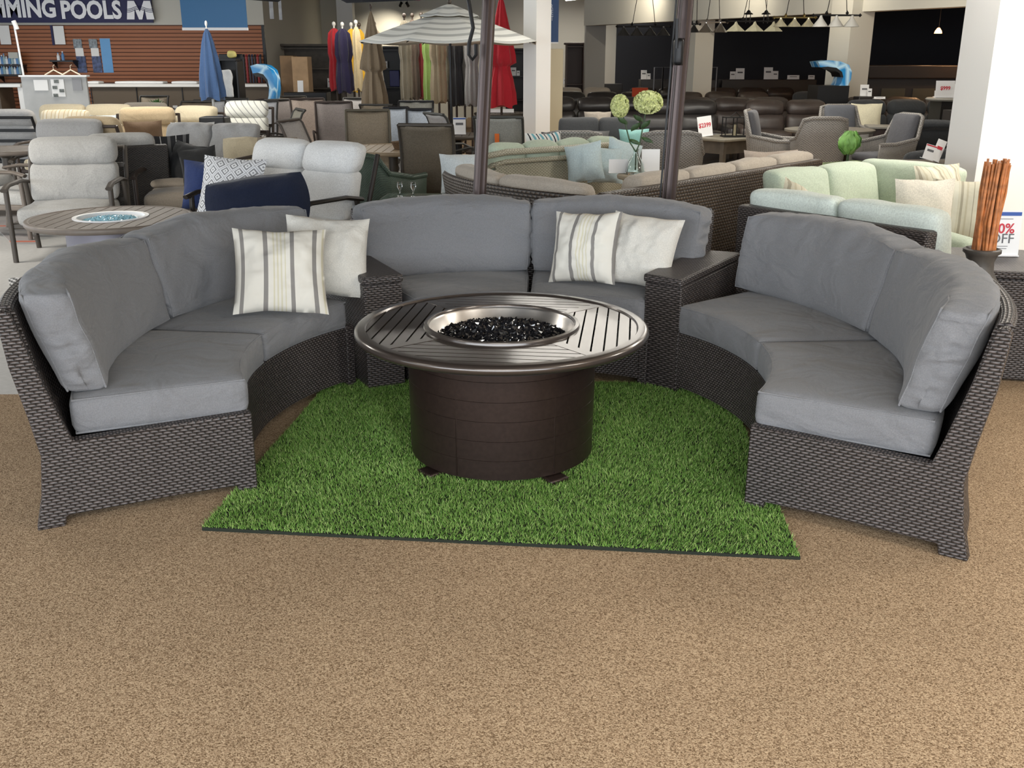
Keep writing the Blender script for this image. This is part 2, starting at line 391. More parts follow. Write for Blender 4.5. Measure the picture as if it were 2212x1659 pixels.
# ================================================================ CURVED SECTIONAL
def arc_sweep(mb, C, R0, a0, a1, prof, n=26, mi=0):
    rings = []; L = [0]
    for i in range(1, len(prof)): L.append(L[-1]+math.dist(prof[i], prof[i-1]))
    L.append(L[-1]+math.dist(prof[0], prof[-1]))
    for i in range(n+1):
        a = R(a0+(a1-a0)*i/n)
        rings.append([(C[0]+(R0+p[0])*math.cos(a), C[1]+(R0+p[0])*math.sin(a), p[1]) for p in prof])
    mb.rings(rings, uvf=lambda i, j: ((R0+.5)*R(a0+(a1-a0)*i/n), L[j]), mi=mi)
END = [(0, .0), (.075, 0), (.075, .04), (.30, .045), (.69, .04), (.70, 0), (.795, 0), (.765, .12), (.745, .28), (.765, .42), (.80, .62), (.815, .80), (.80, .825), (.77, .815), (.715, .60), (.665, .42), (.635, .325), (.0, .335)]
def curved_sofa(label, C, R0, a0, a1, seed, Rc=None, da=(0, 0)):
    am = R((a0+a1)/2); loc = (C[0]+(R0+.4)*math.cos(am), C[1]+(R0+.4)*math.sin(am), 0)
    t = thing('curved_sofa', label, 'sofa', loc, world=True)
    e = 1.6
    mb = MB(); arc_sweep(mb, C, R0, a0+e, a1-e, [(.005, .045), (.045, .045), (.045, .325), (.005, .325)]); mb.build('front_panel', dark_wicker, t)
    mb = MB(); arc_sweep(mb, C, R0, a0+e, a1-e, [(.77, .045), (.755, .12), (.735, .28), (.755, .42), (.79, .62), (.805, .80), (.815, .815), (.80, .83), (.77, .825), (.755, .80), (.715, .60), (.665, .42), (.635, .29), (.70, .06)], n=40)
    mb.build('backrest', dark_wicker, t, smooth=50)
    mb = MB(); arc_sweep(mb, C, R0, a0+e, a1-e, [(.04, .285), (.66, .285), (.66, .305), (.04, .305)]); mb.build('seat_deck', black_metal, t)
    for a, sg in ((a0, 1), (a1, -1)):
        mb = MB(); ar = R(a); n = Vector((-math.sin(ar), math.cos(ar), 0))*sg*.05
        P = [Vector((C[0]+(R0+r)*math.cos(ar), C[1]+(R0+r)*math.sin(ar), z)) for r, z in END]
        Q = [p+n for p in P]; k = len(P)
        fs = [tuple(range(k)), tuple(range(2*k-1, k-1, -1))]+[((i+1) % k, i, k+i, k+(i+1) % k) for i in range(k)]
        uvs = [[(END[i][0], END[i][1]) for i in range(k)], [(END[i][0], END[i][1]) for i in range(k-1, -1, -1)]]
        acc = 0
        for i in range(k):
            d = math.dist(END[i], END[(i+1) % k]); uvs.append([(0, acc+d), (0, acc), (.05, acc), (.05, acc+d)]); acc += d
        mb.add(P+Q, fs, uvs); mb.build('end_panel', dark_wicker, t, smooth=30, bevel=.006)
        for rr in (.035, .745):
            f = MB(); p = Vector((C[0]+(R0+rr)*math.cos(ar), C[1]+(R0+rr)*math.sin(ar), .004))+n*.5
            f.lathe([(.016, -.004), (.018, 0), (.012, .012)], p, 12); f.build('foot', black_metal, t)
    nC = 2; gap = .35
    def piping(par, w, t_, h, r, c, warp, axis):
        # seam cord round the two large faces of a boxed cushion
        for s_ in (-1, 1):
            pts = []; k = r*.71; a, b = (w/2-r+k, (h if axis == 'y' else t_)/2-r+k)
            q = [(-a, -b), (a, -b), (a, b), (-a, b)]
            for i in range(4):
                p0, p1 = q[i], q[(i+1) % 4]; n = 22 if i % 2 == 0 else 10
                pts += [(p0[0]+(p1[0]-p0[0])*j/n, p0[1]+(p1[1]-p0[1])*j/n) for j in range(n)]
            o_ = s_*((t_ if axis == 'y' else h)/2-r+k)
            P3 = [warp(Vector((p[0], o_, p[1])+Vector(c)) if False else Vector((p[0]+c[0], o_+c[1], p[1]+c[2])) if axis == 'y' else Vector((p[0]+c[0], p[1]+c[1], o_+c[2]))) for p in pts]
            m_ = MB(); m_.tube(P3, .0042, 6, loop=True); m_.build('piping', grey_fab, par, org=Vector(t['_o']))
    for k in range(nC):
        b0 = a0+1.2+(a1-a0-2.4)*k/nC+gap; b1 = a0+1.2+(a1-a0-2.4)*(k+1)/nC-gap; bm = (b0+b1)/2; hb = R(b1-b0)/2
        W = 2*hb*(R0+.3)
        def wp(p, bm=bm, hb=hb, W=W):
            a = R(bm)+p.x/(W/2)*hb; r = R0+.315+p.y
            return (C[0]+r*math.cos(a), C[1]+r*math.sin(a), p.z)
        s_ = MB(); s_.rbox((W, .63, .145), .034, (22, 16, 3), warp=wp, puff=(0, .01, .014), c=(0, 0, .393), nzamp=.004, nzs=7, seed=seed+k)
        o_ = s_.build('seat_cushion', grey_fab, t, smooth=80); piping(o_, W, .63, .145, .034, (0, 0, .393), wp, 'z')
    # back cushions
    Ac0, Ac1 = (a0+2.2, a1-2.2)
    Ac0 += da[0]; Ac1 += da[1]
    for k in range(nC):
        b0 = Ac0+(Ac1-Ac0)*k/nC+.15; b1 = Ac0+(Ac1-Ac0)*(k+1)/nC-.15; bm = (b0+b1)/2; hb = R(b1-b0)/2
        W = 2*hb*(R0+.6); Hc = .395
        def wb(p, bm=bm, hb=hb, W=W, Hc=Hc, sd=seed+k):
            u = p.x/(W/2); a = R(bm)+u*hb; h = p.z+Hc/2
            ed = max(0, (abs(u)-.6)/.4); tp = min(1, max(0, (h/Hc-.6)/.4)); end = min(1, max(0, (abs(u)-.93)/.07))
            mid_ = max(0, 1-(p.y/.075)**2)
            wr = .010*ed*noise.noise(Vector((u*3+sd, p.y*5, h*9)))+.008*tp*noise.noise(Vector((u*7+sd, p.y*7, 2)))
            fold = noise.noise(Vector((sd*2.1, p.y*9+h*5, h*30)))+.5*noise.noise(Vector((sd, p.y*20, h*55)))
            a += (1 if u > 0 else -1)*end*(.024*fold*mid_-.012*(1-h/Hc)**3)/(R0+.6)
            wr += .008*(1-ed)*noise.noise(Vector((u*2.2+sd, 0, h*5)))-.02*ed*ed*(1-h/Hc)**3*(1 if p.y < 0 else -.3)*-1
            r = R0+.575+p.y+h*.27+wr - .02*abs(u)**3
            z = .475+h*(1+.02*noise.noise(Vector((u*3, sd, 0))))-(.018*u*u+.01*noise.noise(Vector((u*2.4+sd, 1, 0))))*(h/Hc)+.006*tp*noise.noise(Vector((u*12+sd, p.y*12, 3)))
            return (C[0]+r*math.cos(a), C[1]+r*math.sin(a), z)
        s_ = MB(); s_.rbox((W, .165, Hc), .034, (44, 7, 26), warp=wb, puff=(.014, .042, .020))
        o_ = s_.build('back_cushion', grey_fab, t, smooth=80); piping(o_, W, .165, Hc, .034, (0, 0, 0), wb, 'y')
    return t
curved_sofa('curved grey cushioned wicker sofa on the left side of the fire pit', (.08, 4.07), 1.2, 138, 205.5, 1, da=(-8, 0))
curved_sofa('curved grey cushioned wicker sofa behind the fire pit between two wedge tables', (.04, 3.84), 1.2, 57, 118.5, 5, da=(-3, 3))
curved_sofa('curved grey cushioned wicker sofa on the right side of the fire pit', (-.08, 4.04), 1.15, -33, 40, 9, da=(0, 3))
# wedge tables between the sofas
def wedge_table(label, q):
    """q: front-left, front-right, back-right, back-left"""
    cx = sum(p[0] for p in q)/4; cy = sum(p[1] for p in q)/4
    t = thing('wedge_table', label, 'side table', (cx, cy, 0), world=True)
    def ins(k): return [(cx+(p[0]-cx)*k, cy+(p[1]-cy)*k) for p in q]
    m = MB(); m.prism(ins(.955), .0, .555); m.build('body', dark_wicker, t, smooth=30, bevel=.006)
    m = MB(); m.prism(ins(1.0), .558, .60); m.build('top', dark_wicker, t, smooth=30, bevel=.012)
    return t
wedge_table('dark wicker wedge table at the left of the middle sofa, beside the cream pillow', [(-.735, 4.77), (-.545, 4.86), (-.865, 5.55), (-1.08, 5.44)])
wedge_table('dark wicker wedge table between the middle sofa and the right sofa', [(.662, 4.875), (.83, 4.722), (1.285, 5.45), (1.06, 5.55)])

# ================================================================ FIRE PIT TABLE
def firepit():
    cx, cy = -.043, 3.972; t = thing('fire_pit_table', 'round dark bronze fire pit table with slatted top and black fire glass', 'fire pit', (cx, cy, 0), R(-7))
    zt = .58; Ro = .612
    m = MB(); n = 96
    # round base drum, panelled, with grooves
    prof = [(.375, .03), (.388, .035)]
    z = .035
    for k in range(6):
        z2 = .035+(k+1)*.082
        prof += [(.390+.006*(k)/6, z+.0012), (.390+.006*(k)/6, z2-.0012), (.3882+.006*k/6, z2)]
        z = z2
    prof += [(.396, z+.004), (.396, .548)]
    m.rings([[(r_*math.cos(2*PI*k/96), r_*math.sin(2*PI*k/96), z_) for k in range(96)] for r_, z_ in prof], cap1=False); m.build('base_drum', bronze, t, smooth=50)
    for a in range(6):
        q = MB(); aa = R(10+60*a); q.box((.3900*math.cos(aa), .3900*math.sin(aa), .29), (.006, .006, .5), rz=aa); q.build('panel_strip', bronze, t, bevel=.003)
    for a in (-130, -50, 50, 130):
        q = MB(); aa = R(a); q.box((.375*math.cos(aa), .375*math.sin(aa), .016), (.12, .09, .032), rz=aa); q.build('foot', bronze, t, bevel=.008)
    # rolled rim
    m = MB(); pr = []
    for k in range(17):
        a = -PI/2+PI*k/16; pr.append((Ro-.02+.02*math.cos(a), zt-.022+.020*math.sin(a)))
    pr = [(Ro-.06, zt-.045)]+pr+[(Ro-.045, zt-.001), (Ro-.048, zt-.006), (Ro-.052, zt-.012), (Ro-.056, zt-.02)]
    m.lathe(pr, n=128, loop=True); m.build('rim', bronze_top, t, smooth=60)
    # inner ring
    ri = .305; m = MB(); m.lathe([(ri, zt-.03), (ri+.02, zt-.03), (ri+.022, zt-.006), (ri+.018, zt+.004), (ri+.004, zt+.006), (ri-.002, zt-.004)], n=96, loop=True)
    m.build('inner_ring', bronze_top, t, smooth=60)
    # diagonal bars and slats
    ro2 = Ro-.05; zs = zt-.008
    for k in range(4):
        a = R(45+90*k); L_ = ro2-ri-.01; rm = ri+.015+L_/2; m = MB()
        m.box((rm*math.cos(a), rm*math.sin(a), zs-.006), (L_, .05, .014), rz=a)
        m.build('diagonal_bar', bronze_top, t, bevel=.002)
    sl = MB(); pitch = .0485; gapw = .007; hb = .037
    for q in range(4):
        sl.M = Matrix.Rotation(R(90*q), 4, 'Z')
        y = ri*.62
        rows = []
        y0 = .245
        while y0 < ro2-.004:
            y1 = min(y0+pitch-gapw, ro2-.002)
            # outline clipped by ring ri, ro2 and the diagonals |x| < y - hb*.7
            def segs(yy):
                xo = math.sqrt(max(0, ro2**2-yy*yy)); xo = min(xo, yy-hb*.72)
                xi = math.sqrt(max(0, (ri+.016)**2-yy*yy)) if yy < ri+.016 else 0
                return xi, xo
            K = 6
            ys = [y0+(y1-y0)*i/K for i in range(K+1)]
            S = [segs(v) for v in ys]
            if all(s[1] > s[0]+.004 for s in S):
                split = any(s[0] > 0 for s in S)
                for sg in ((-1, 1) if split else (0,)):
                    if sg == 0: out = [(s[1], v) for s, v in zip(S, ys)]+[(-s[1], v) for s, v in reversed(list(zip(S, ys)))]
                    else:
                        out = [(sg*s[1], v) for s, v in zip(S, ys)]+[(sg*max(s[0], .0005), v) for s, v in reversed(list(zip(S, ys)))]
                        if sg < 0: out.reverse()
                    sl.prism(out, zs-.011, zs)
            y0 += pitch
    sl.M = Matrix.Identity(4)
    sl.build('slats', bronze_top, t, smooth=30)
    # black sheet standing in for shade below the slats, then bowl, fire glass
    m = MB(); m.lathe([(ri+.02, zt-.075), (ro2+.0, zt-.055), (ro2, zt-.052), (ri+.02, zt-.07)], n=64, loop=True); m.build('shade_sheet', black_metal, t)
    m = MB(); m.lathe([(.0, zt-.088), (.16, zt-.086), (.26, zt-.08), (.286, zt-.055), (.298, zt-.012), (.304, zt-.004), (.306, zt-.012), (.296, zt-.065), (.27, zt-.095), (0, zt-.1)], n=96)
    m.build('bowl', steel, t, smooth=60)
    g = MB(); rng = random.Random(3)
    for i in range(3600):
        a = rng.random()*2*PI; rr = .272*math.sqrt(rng.random()); h = zt-.060+.030*(1-(rr/.28)**2)+rng.uniform(-.02, .006); s_ = rng.uniform(.009, .017)
        g.M = Matrix.Translation((rr*math.cos(a), rr*math.sin(a), h)) @ Matrix.Rotation(rng.random()*6, 4, (rng.random(), rng.random(), rng.random()+.1))
        k = [rng.uniform(.6, 1.3) for _ in range(6)]
        P = [(s_*k[0], 0, 0), (0, s_*k[1], 0), (-s_*k[2], 0, 0), (0, -s_*k[3], 0), (0, 0, s_*k[4]*.8), (0, 0, -s_*k[5]*.8)]
        g.add(P, [(0, 1, 4), (1, 2, 4), (2, 3, 4), (3, 0, 4), (1, 0, 5), (2, 1, 5), (3, 2, 5), (0, 3, 5)])
    g.M = Matrix.Identity(4)
    o = g.build('fire_glass', plain('black_fire_glass', (.012, .012, .014), .08, spec=.9), t, smooth=0); o['kind'] = 'stuff'; o['label'] = 'pile of broken black fire glass'
firepit()

# ================================================================ ARTIFICIAL GRASS MAT
def rugz(x, y):
    return .012+.010*max(0, noise.noise(Vector((x*1.6, y*1.6, .3))))+.028*math.exp(-((x+.52+.25*(y-3.9))**2)/.006)*max(0, 1-abs(y-4.2)/.7)
def grass_mat():
    A = Vector((-1.125, 3.215)); B = Vector((.985, 2.995)); Cc = Vector((1.115, 4.86)); D = Vector((-.955, 4.98))
    t = thing('grass_mat', 'green artificial grass mat lying on the tan carpet under the fire pit', 'rug', (0, 4.0, 0), world=True)
    m = MB(); n = 40
    def P(u, v): p = (A*(1-u)+B*u)*(1-v)+(D*(1-u)+Cc*u)*v; return p
    top = [[(P(i/n, j/n).x, P(i/n, j/n).y, rugz(*P(i/n, j/n))) for i in range(n+1)] for j in range(n+1)]
    vs = [p for r in top for p in r]; fs = [(j*(n+1)+i, j*(n+1)+i+1, (j+1)*(n+1)+i+1, (j+1)*(n+1)+i) for j in range(n) for i in range(n)]
    bd = [i for i in range(n+1)]+[j*(n+1)+n for j in range(1, n+1)]+[n*(n+1)+i for i in range(n-1, -1, -1)]+[j*(n+1) for j in range(n-1, 0, -1)]
    o = len(vs); vs += [(vs[i][0], vs[i][1], .001) for i in bd]; k = len(bd)
    fs += [(bd[i], o+i, o+(i+1) % k, bd[(i+1) % k]) for i in range(k)]
    fs.append(tuple(o+i for i in range(k)))
    m.add(vs, fs); m.build('backing', plain('mat_backing', (.008, .012, .006), .9), t, smooth=60)
    rng = np.random.RandomState(5); NB = 170000
    u = rng.rand(NB); v = rng.rand(NB)
    x = (A.x*(1-u)+B.x*u)*(1-v)+(D.x*(1-u)+Cc.x*u)*v; y = (A.y*(1-u)+B.y*u)*(1-v)+(D.y*(1-u)+Cc.y*u)*v
    z = np.array([rugz(a, b) for a, b in zip(x, y)])
    ang = rng.rand(NB)*2*np.pi; h = .009+.010*rng.rand(NB); wv = .0011+.0008*rng.rand(NB)
    cl = np.array([noise.noise(Vector((a*5, b*5, 1))) for a, b in zip(x, y)])
    lean = .008*rng.randn(NB); la = ang+rng.randn(NB); lx = lean*np.cos(la)+.006*cl; ly = lean*np.sin(la)-.004-.004*cl
    cx_, sx_ = np.cos(ang)*wv, np.sin(ang)*wv
    co = np.zeros((NB, 3, 3)); 
    co[:, 0] = np.stack([x-cx_, y-sx_, z], 1); co[:, 1] = np.stack([x+cx_, y+sx_, z], 1); co[:, 2] = np.stack([x+lx, y+ly, z+h], 1)
    co[:, :, 1] -= 4.0
    me = bpy.data.meshes.new('grass_blades'); me.vertices.add(NB*3); me.vertices.foreach_set('co', co.reshape(-1))
    me.loops.add(NB*3); me.loops.foreach_set('vertex_index', np.arange(NB*3)); me.polygons.add(NB); me.polygons.foreach_set('loop_start', np.arange(NB)*3)
    me.update(); me.validate()
    at = me.attributes.new('tint', 'FLOAT', 'POINT'); at.data.foreach_set('value', np.repeat(rng.rand(NB), 3).astype(np.float32))
    mt, nt, N, L, b = _mat('grass_blade'); b.inputs['Roughness'].default_value = .45; b.inputs['Specular IOR Level'].default_value = .35
    an = N.new('ShaderNodeAttribute'); an.attribute_name = 'tint'; r = N.new('ShaderNodeValToRGB'); e = r.color_ramp.elements
    e[0].color = (.085, .20, .028, 1); e[1].color = (.48, .62, .22, 1); q = e.new(.6); q.color = (.20, .375, .075, 1)
    L.new(an.outputs['Fac'], r.inputs['Fac']); L.new(r.outputs['Color'], b.inputs['Base Color'])
    me.materials.append(mt); o = bpy.data.objects.new('grass_blades', me); COL.objects.link(o); o.parent = t; o['kind'] = 'stuff'
grass_mat()

# ================================================================ THROW PILLOWS ON THE SECTIONAL
W_ = (.68, .65, .58); G_ = (.24, .225, .21); Yl = (.60, .56, .42)
pillow_stripe = striped('pillow_stripe', W_, [(.06, G_), (.10, W_), (.30, G_), (.345, W_), (.40, Yl), (.415, W_), (.44, Yl), (.455, W_), (.48, Yl), (.495, W_), (.52, Yl), (.535, W_), (.58, G_), (.625, W_), (.82, G_), (.865, W_), (.92, Yl), (.94, W_)], .46)
cream_fab = fabric('cream_fabric', (.60, .575, .52), wr=.3, wscale=7)
def pillow(label, loc, size, rz, tilt, mat, roll=0, t=.18, n=12, cat='pillow', group=None, seed=1, name='throw_pillow', h=None, pinch=.07):
    m = MB(); m.pillow(size, h or size, t, seed=seed, pinch=pinch, n=n)
    m.M = Matrix.Identity(4)
    M = Matrix.Rotation(rz, 4, 'Z') @ Matrix.Rotation(tilt, 4, 'X') @ Matrix.Rotation(roll, 4, 'Y')
    m.v = [tuple(M @ Vector(p)) for p in m.v]
    zmin = min(p[2] for p in m.v); m.v = [(p[0], p[1], p[2]-zmin) for p in m.v]
    o = m.build(name, mat, smooth=70, loc=loc); return tag(o, label, cat, group)
pillow('striped cream and grey throw pillow on the left sofa, in front of a plain one', (*gz(612, 672, .475), .475), .44, R(16), R(-34), pillow_stripe, roll=R(4), seed=1, n=24)
pillow('plain cream throw pillow on the left sofa, beside the striped one and the wedge table', (*gz(712, 640, .475), .475), .42, R(12), R(-26), cream_fab, roll=R(5), seed=2, n=24)
pillow('striped white and grey throw pillow on the middle sofa', (*gz(1262, 612, .475), .475), .39, R(-30), R(-20), pillow_stripe, roll=R(-4), seed=3, n=24)
pillow('plain off-white throw pillow on the middle sofa, next to the right wedge table', (*gz(1382, 618, .475), .475), .39, R(-26), R(-24), cream_fab, roll=R(4), seed=4, n=24)
# ================================================================ STORE SHELL BEHIND
def wallbox(name, p0, p1, z0, z1, m, th=.12):
    d = Vector((p1[0]-p0[0], p1[1]-p0[1], 0)); a = math.atan2(d.y, d.x); mb = MB()
    mb.box(((p0[0]+p1[0])/2, (p0[1]+p1[1])/2, (z0+z1)/2), (d.length, th, z1-z0), rz=a); return struct(name, mb, m)
YL = 23.0
XL = xa(574, YL, 1.8)
wallbox('wall_left_rear', (-12.9, YL+.08), (XL, YL+.08), 0, 3.24, cream_paint)
wallbox('wall_return', (XL-.06, YL+.14), (XL-.06, 30), 0, 3.24, cream_paint)
wallbox('wall_rear', (XL, 30), (3.0, 30), 0, 3.24, cream_paint)
wallbox('wall_alcove', (3.0, 29.9), (13.9, 29.9), 0, 3.24, black_paint)
wallbox('wall_alcove_right', (13.85, 14), (13.85, 29.8), 0, 3.24, plain('umber_paint', (.10, .07, .05), .85))
H0 = (xa(1272, 26, 2.4), 26.0); H1 = (gy(2146, 20, 15.6)[0]+2.5, 15.6-5.0*.62)
hd = Vector((H1[0]-H0[0], H1[1]-H0[1])).normalized()
H1 = (H0[0]+hd.x*13, H0[1]+hd.y*13)
wallbox('wall_header', H0, H1, 2.42, 3.24, cream_paint, .3)
def hp(px, y): return (xa(px, y, 1.9), y)
def pier(px, d, w=.5, m=cream_paint, h=3.24, rz=0, name='wall_pier', ):
    mb = MB(); mb.box((xa(px, d, 1.6), d, h/2), (w, w, h), rz=rz); return struct(name, mb, m)
pier(1284, 26.3, .5, grey_paint); pier(1508, 22.6, .46, cream_paint, rz=R(20)); pier(1832, 18.6, .52, cream_paint, rz=R(25))
pier(752, 28, .42, white_paint); pier(1160, 16, .30, white_paint, rz=R(40), name='wall_column')
pr_ = gy(2103, 310, 8.0); mb = MB(); mb.box((pr_[0]+.36, 8.3, 1.62), (.62, .6, 3.24)); struct('wall_column', mb, white_paint)
# slatwall: open grooves, their shade deepened by a darker backing colour
m = MB(); zt_ = gy(300, 54, YL)[1]; z = .1
while z < zt_-.02: m.box(((-12.9+XL)/2, YL-.02, z+.032), (XL+12.9, .04, .064)); z += .08
m2 = MB(); m2.box(((-12.9+XL)/2, YL+.01, zt_/2), (XL+12.9, .02, zt_)); struct('wall_slat_backing', m2, plain('groove_shade_brown', (.09, .028, .012), .7))
o = struct('wall_slat', m, plain('red_brown_slatwall', (.30, .10, .035), .55))
m = MB(); m.box((XL-.02, YL-.02, zt_/2), (.06, .06, zt_)); struct('trim_1', m, black_metal)
# ceiling strip lights: tube, housing and their own lamp
def strip_light(x, y, L_, rz, label, power=0, z=3.14, wdt=.6):
    t = thing('strip_light', label, 'ceiling light', (x, y, z), rz)
    m = MB(); m.box((0, 0, .05), (L_, .16, .05)); m.build('housing', white_paint, t, bevel=.005)
    m = MB(); m.tube([(-L_/2+.02, 0, 0), (L_/2-.02, 0, 0)], .022, 10); m.build('tube', plain('lit_tube', (1, .98, .92), emit=9, emitcol=(1, .97, .9)), t)
    if power:
        l = bpy.data.lights.new('tube_light', 'AREA'); l.shape = 'RECTANGLE'; l.size = L_; l.size_y = wdt; l.energy = power; l.color = (1, .95, .86)
        q = bpy.data.objects.new('tube_light', l); COL.objects.link(q); q.parent = t; q.location = (0, 0, -.04)
    return t
G = 'fluorescent strip lights on the ceiling'
def place_strip(p0, p1, label, power=0):
    a, b = p0, p1; strip_light((a[0]+b[0])/2, (a[1]+b[1])/2, math.dist(a, b), math.atan2(b[1]-a[1], b[0]-a[0]), label, power)['group'] = G
place_strip(gz(1010, 14.5, 3.12), gz(1128, 13, 3.12), 'ceiling strip light above the red umbrella, left of the white column', 150)
place_strip(gz(1222, 2, 3.12), gz(1268, -3, 3.12), 'ceiling strip light at the top edge right of the white column', 60)
place_strip(gz(1316, 14.5, 3.12), gz(1352, 12, 3.12), 'left of two ceiling strip lights in line above the dark lamps', 60)
place_strip(gz(1353, 11.5, 3.12), gz(1398, 8, 3.12), 'right of two ceiling strip lights in line above the dark lamps', 60)
for (x, y, p) in ((-6, 7.5, 130), (-5, 13.5, 110), (4.2, 7.6, 110), (-8.5, 19, 100), (-2, 18, 120), (3.5, 14.5, 70), (-.3, -1.2, 110), (4.5, .8, 150), (6.5, 4.8, 170), (-5.5, .8, 60)):
    strip_light(x, y, 2.4, 0, 'long ceiling strip light over the showroom floor', p, wdt=1.0)['group'] = 'overhead showroom strip lights'
for (x, y) in ((1.2, 11.3), (1.2, 12.8), (1.2, 14.3), (3.7, 11.3), (3.7, 12.8), (3.7, 14.3)): strip_light(x, y, 2.4, 0, 'unseen strip light added to brighten the fire pit tabletop reflection', 15, wdt=1.3)['group'] = 'added strip lights for the tabletop reflection'  # added out of view so the right half of the tabletop reflects bright
# small spotlights washing the far walls
def spot(x, y, z, tx, ty, tz, power, label, col=(1, .9, .72), ang=75, blend=.5):
    t = thing('track_spotlight', label, 'spotlight', (x, y, z)); d = Vector((tx-x, ty-y, tz-z)).normalized(); q = d.to_track_quat('-Z', 'Y')
    m = MB(); m.M = q.to_matrix().to_4x4(); m.lathe([(.03, -.06), (.045, -.06), (.04, .06), (.0, .065)], n=14); m.build('lamp_head', black_metal, t)
    m = MB(); m.tube([(0, 0, .04), (0, 0, 3.24-z)], .012, 6); m.build('stem', black_metal, t)
    l = bpy.data.lights.new('spot', 'SPOT'); l.energy = power; l.spot_size = R(ang); l.spot_blend = blend; l.color = col; l.shadow_soft_size = .03
    s = bpy.data.objects.new('spot', l); COL.objects.link(s); s.parent = t; s.rotation_euler = q.to_euler(); s.location = d*.07
G2 = 'ceiling spotlights washing the far walls'
spot(xa(870, 29.2, 3.1), 28.7, 3.05, xa(830, 29.9, 2), 30, 1.9, 230, 'small spotlight lighting the far wall left of the striped umbrella', ang=80, blend=1)
spot(xa(872, 29.2, 3.1)+.15, 28.7, 3.05, xa(930, 29.9, 2), 30, 1.9, 230, 'small spotlight lighting the far wall behind the striped umbrella', ang=80, blend=1)
for px, d, wh_ in ((1400, 23.6, 'left of the bronze slider pole'), (1600, 20.6, 'above the cream glass lamps'), (1800, 18.2, 'above the rightmost billiard lamp'), (1980, 15.9, 'right of the billiard lamps'), (2110, 14.8, 'next to the bright white column')):
    x = xa(px, d, 2.9); spot(x-.5, d-.7, 3.12, x+.1, d+.3, 2.75, 70, 'small ceiling spotlight on the wall above the dark alcove, '+wh_, ang=130, blend=1)

# ================================================================ POOL COUNTER AREA, FAR LEFT
navy = plain('navy_banner', (.010, .010, .065), .6); whitep = plain('white_plastic', (.8, .8, .8), .5)
def panel(name, label, cat, px0, py0, px1, py1, d, mat, th=.02, group=None, zoff=0):
    a = gy(px0, py0, d); b = gy(px1, py1, d); m = MB(); m.box((0, 0, 0), (abs(b[0]-a[0]), th, abs(a[1]-b[1])))
    return tag(m.build(name, mat, loc=((a[0]+b[0])/2, d, (a[1]+b[1])/2)), label, cat, group)
a = gy(-130, -8, 22.9); b = gy(332, 49, 22.9)
t = thing('banner', 'navy banner reading SWIMMING POOLS above the red-brown slat wall', 'banner', (b[0], 22.9, b[1]))
m = MB(); m.box(((a[0]-b[0])/2, 0, (a[1]-b[1])/2), (b[0]-a[0], .03, a[1]-b[1])); m.build('panel', navy, t)
white_letter = plain('white_letter', (.85, .85, .87), .5)
def letters(t, txt, size, px, py, d, mat, wpx=None, offset=0, org=None, depth=.004, name='lettering', align='c'):
    mb = text_mb(txt, size, depth=depth, offset=offset); q = gy(px, py, d)
    if wpx:
        xs = [p[0] for p in mb.v]; k = (wpx/F*d*_c)/(max(xs)-min(xs)); cx = (max(xs)+min(xs))/2
        mb.v = [((p[0]-cx)*k, p[1], p[2]) for p in mb.v]
    zs = [p[2] for p in mb.v]; cz = (max(zs)+min(zs))/2; mb.v = [(p[0], p[1], p[2]-cz) for p in mb.v]
    o = mb.build(name, mat, t, smooth=0); o.location = Vector((q[0], d, q[1]))-Vector(org or t.location); return o
letters(t, 'POOLS', .50, 197, 21, 22.87, white_letter, 128, .018)
letters(t, 'SWIMMING', .50, 12, 18, 22.87, white_letter, 212, .018)
mb = MB(); q = gy(302, 22, 22.87); s_ = .30
Mpts = [(-1, -.55), (-.82, .55), (-.35, .55), (0, -.1), (.35, .55), (.82, .55), (1, -.55), (.45, -.55), (.36, .1), (.12, -.55), (-.12, -.55), (-.36, .1), (-.45, -.55)]
mb.M = Matrix.Rotation(R(90), 4, 'X'); mb.prism([(p[0]*s_, p[1]*s_*1.15) for p in Mpts], 0, .008)
o = mb.build('wave_logo', white_letter, t, smooth=0); o.location = Vector((q[0], 22.87, q[1]))-t.location
mb = MB()
for k in range(3): mb.tube([(x/10*s_, -.012, s_*(.16-.1*k+.10*math.cos(x/10*PI*1.2+.2))) for x in range(-10, 11)], .006, 6)
o = mb.build('logo_waves', navy, t); o.location = Vector((q[0], 22.87, q[1]))-t.location
paper = plain('paper', (.80, .79, .77), .7); sky_blue = plain('light_blue_sheet', (.12, .33, .62), .5)
panel('poster', 'white poster high on the slat wall at the left edge', 'poster', -4, 55, 25, 96, 22.93, paper, .01)
t = panel('poster', 'white poster with dark blue edge on the slat wall', 'poster', 114, 56, 142, 96, 22.93, paper, .01)
q = MB(); q.box((0, 0, 0), (.05, .012, .42)); o = q.build('edge', navy, t, loc=(-.15, -.003, 0))
liner = plain('pool_liner_pattern', (.05, .07, .16), .5, nz=.8, nscale=14); liner2 = plain('pool_liner_pale', (.20, .23, .25), .5, nz=.6, nscale=16)
for (x0, x1, lab) in ((154, 184, 'left of two patterned pool liner samples hanging on the slat wall'), (188, 217, 'right of two patterned pool liner samples, beside the plain blue one')):
    a = gy(x0, 84, 22.9); b = gy(x1, 157, 22.9); t = thing('liner_sample', lab, 'sample', ((a[0]+b[0])/2, 22.95, b[1]), group='patterned pool liner samples')
    W = b[0]-a[0]; Hh = a[1]-b[1]
    m = MB(); m.box((.03, 0, Hh*.25), (W, .01, Hh*.5)); m.build('dark_sheet', liner, t)
    m = MB(); m.box((0, 0, Hh*.86), (W*.9, .012, Hh*.28)); m.build('pale_sheet', liner2, t)
    m = MB(); m.box((.02, 0, Hh*.61), (W*.85, .02, Hh*.24)); m.build('label_card', paper, t)
t = panel('liner_sample', 'plain light blue pool liner sample hanging on the slat wall', 'sample', 215, 83, 246, 157, 22.96, sky_blue, .01)
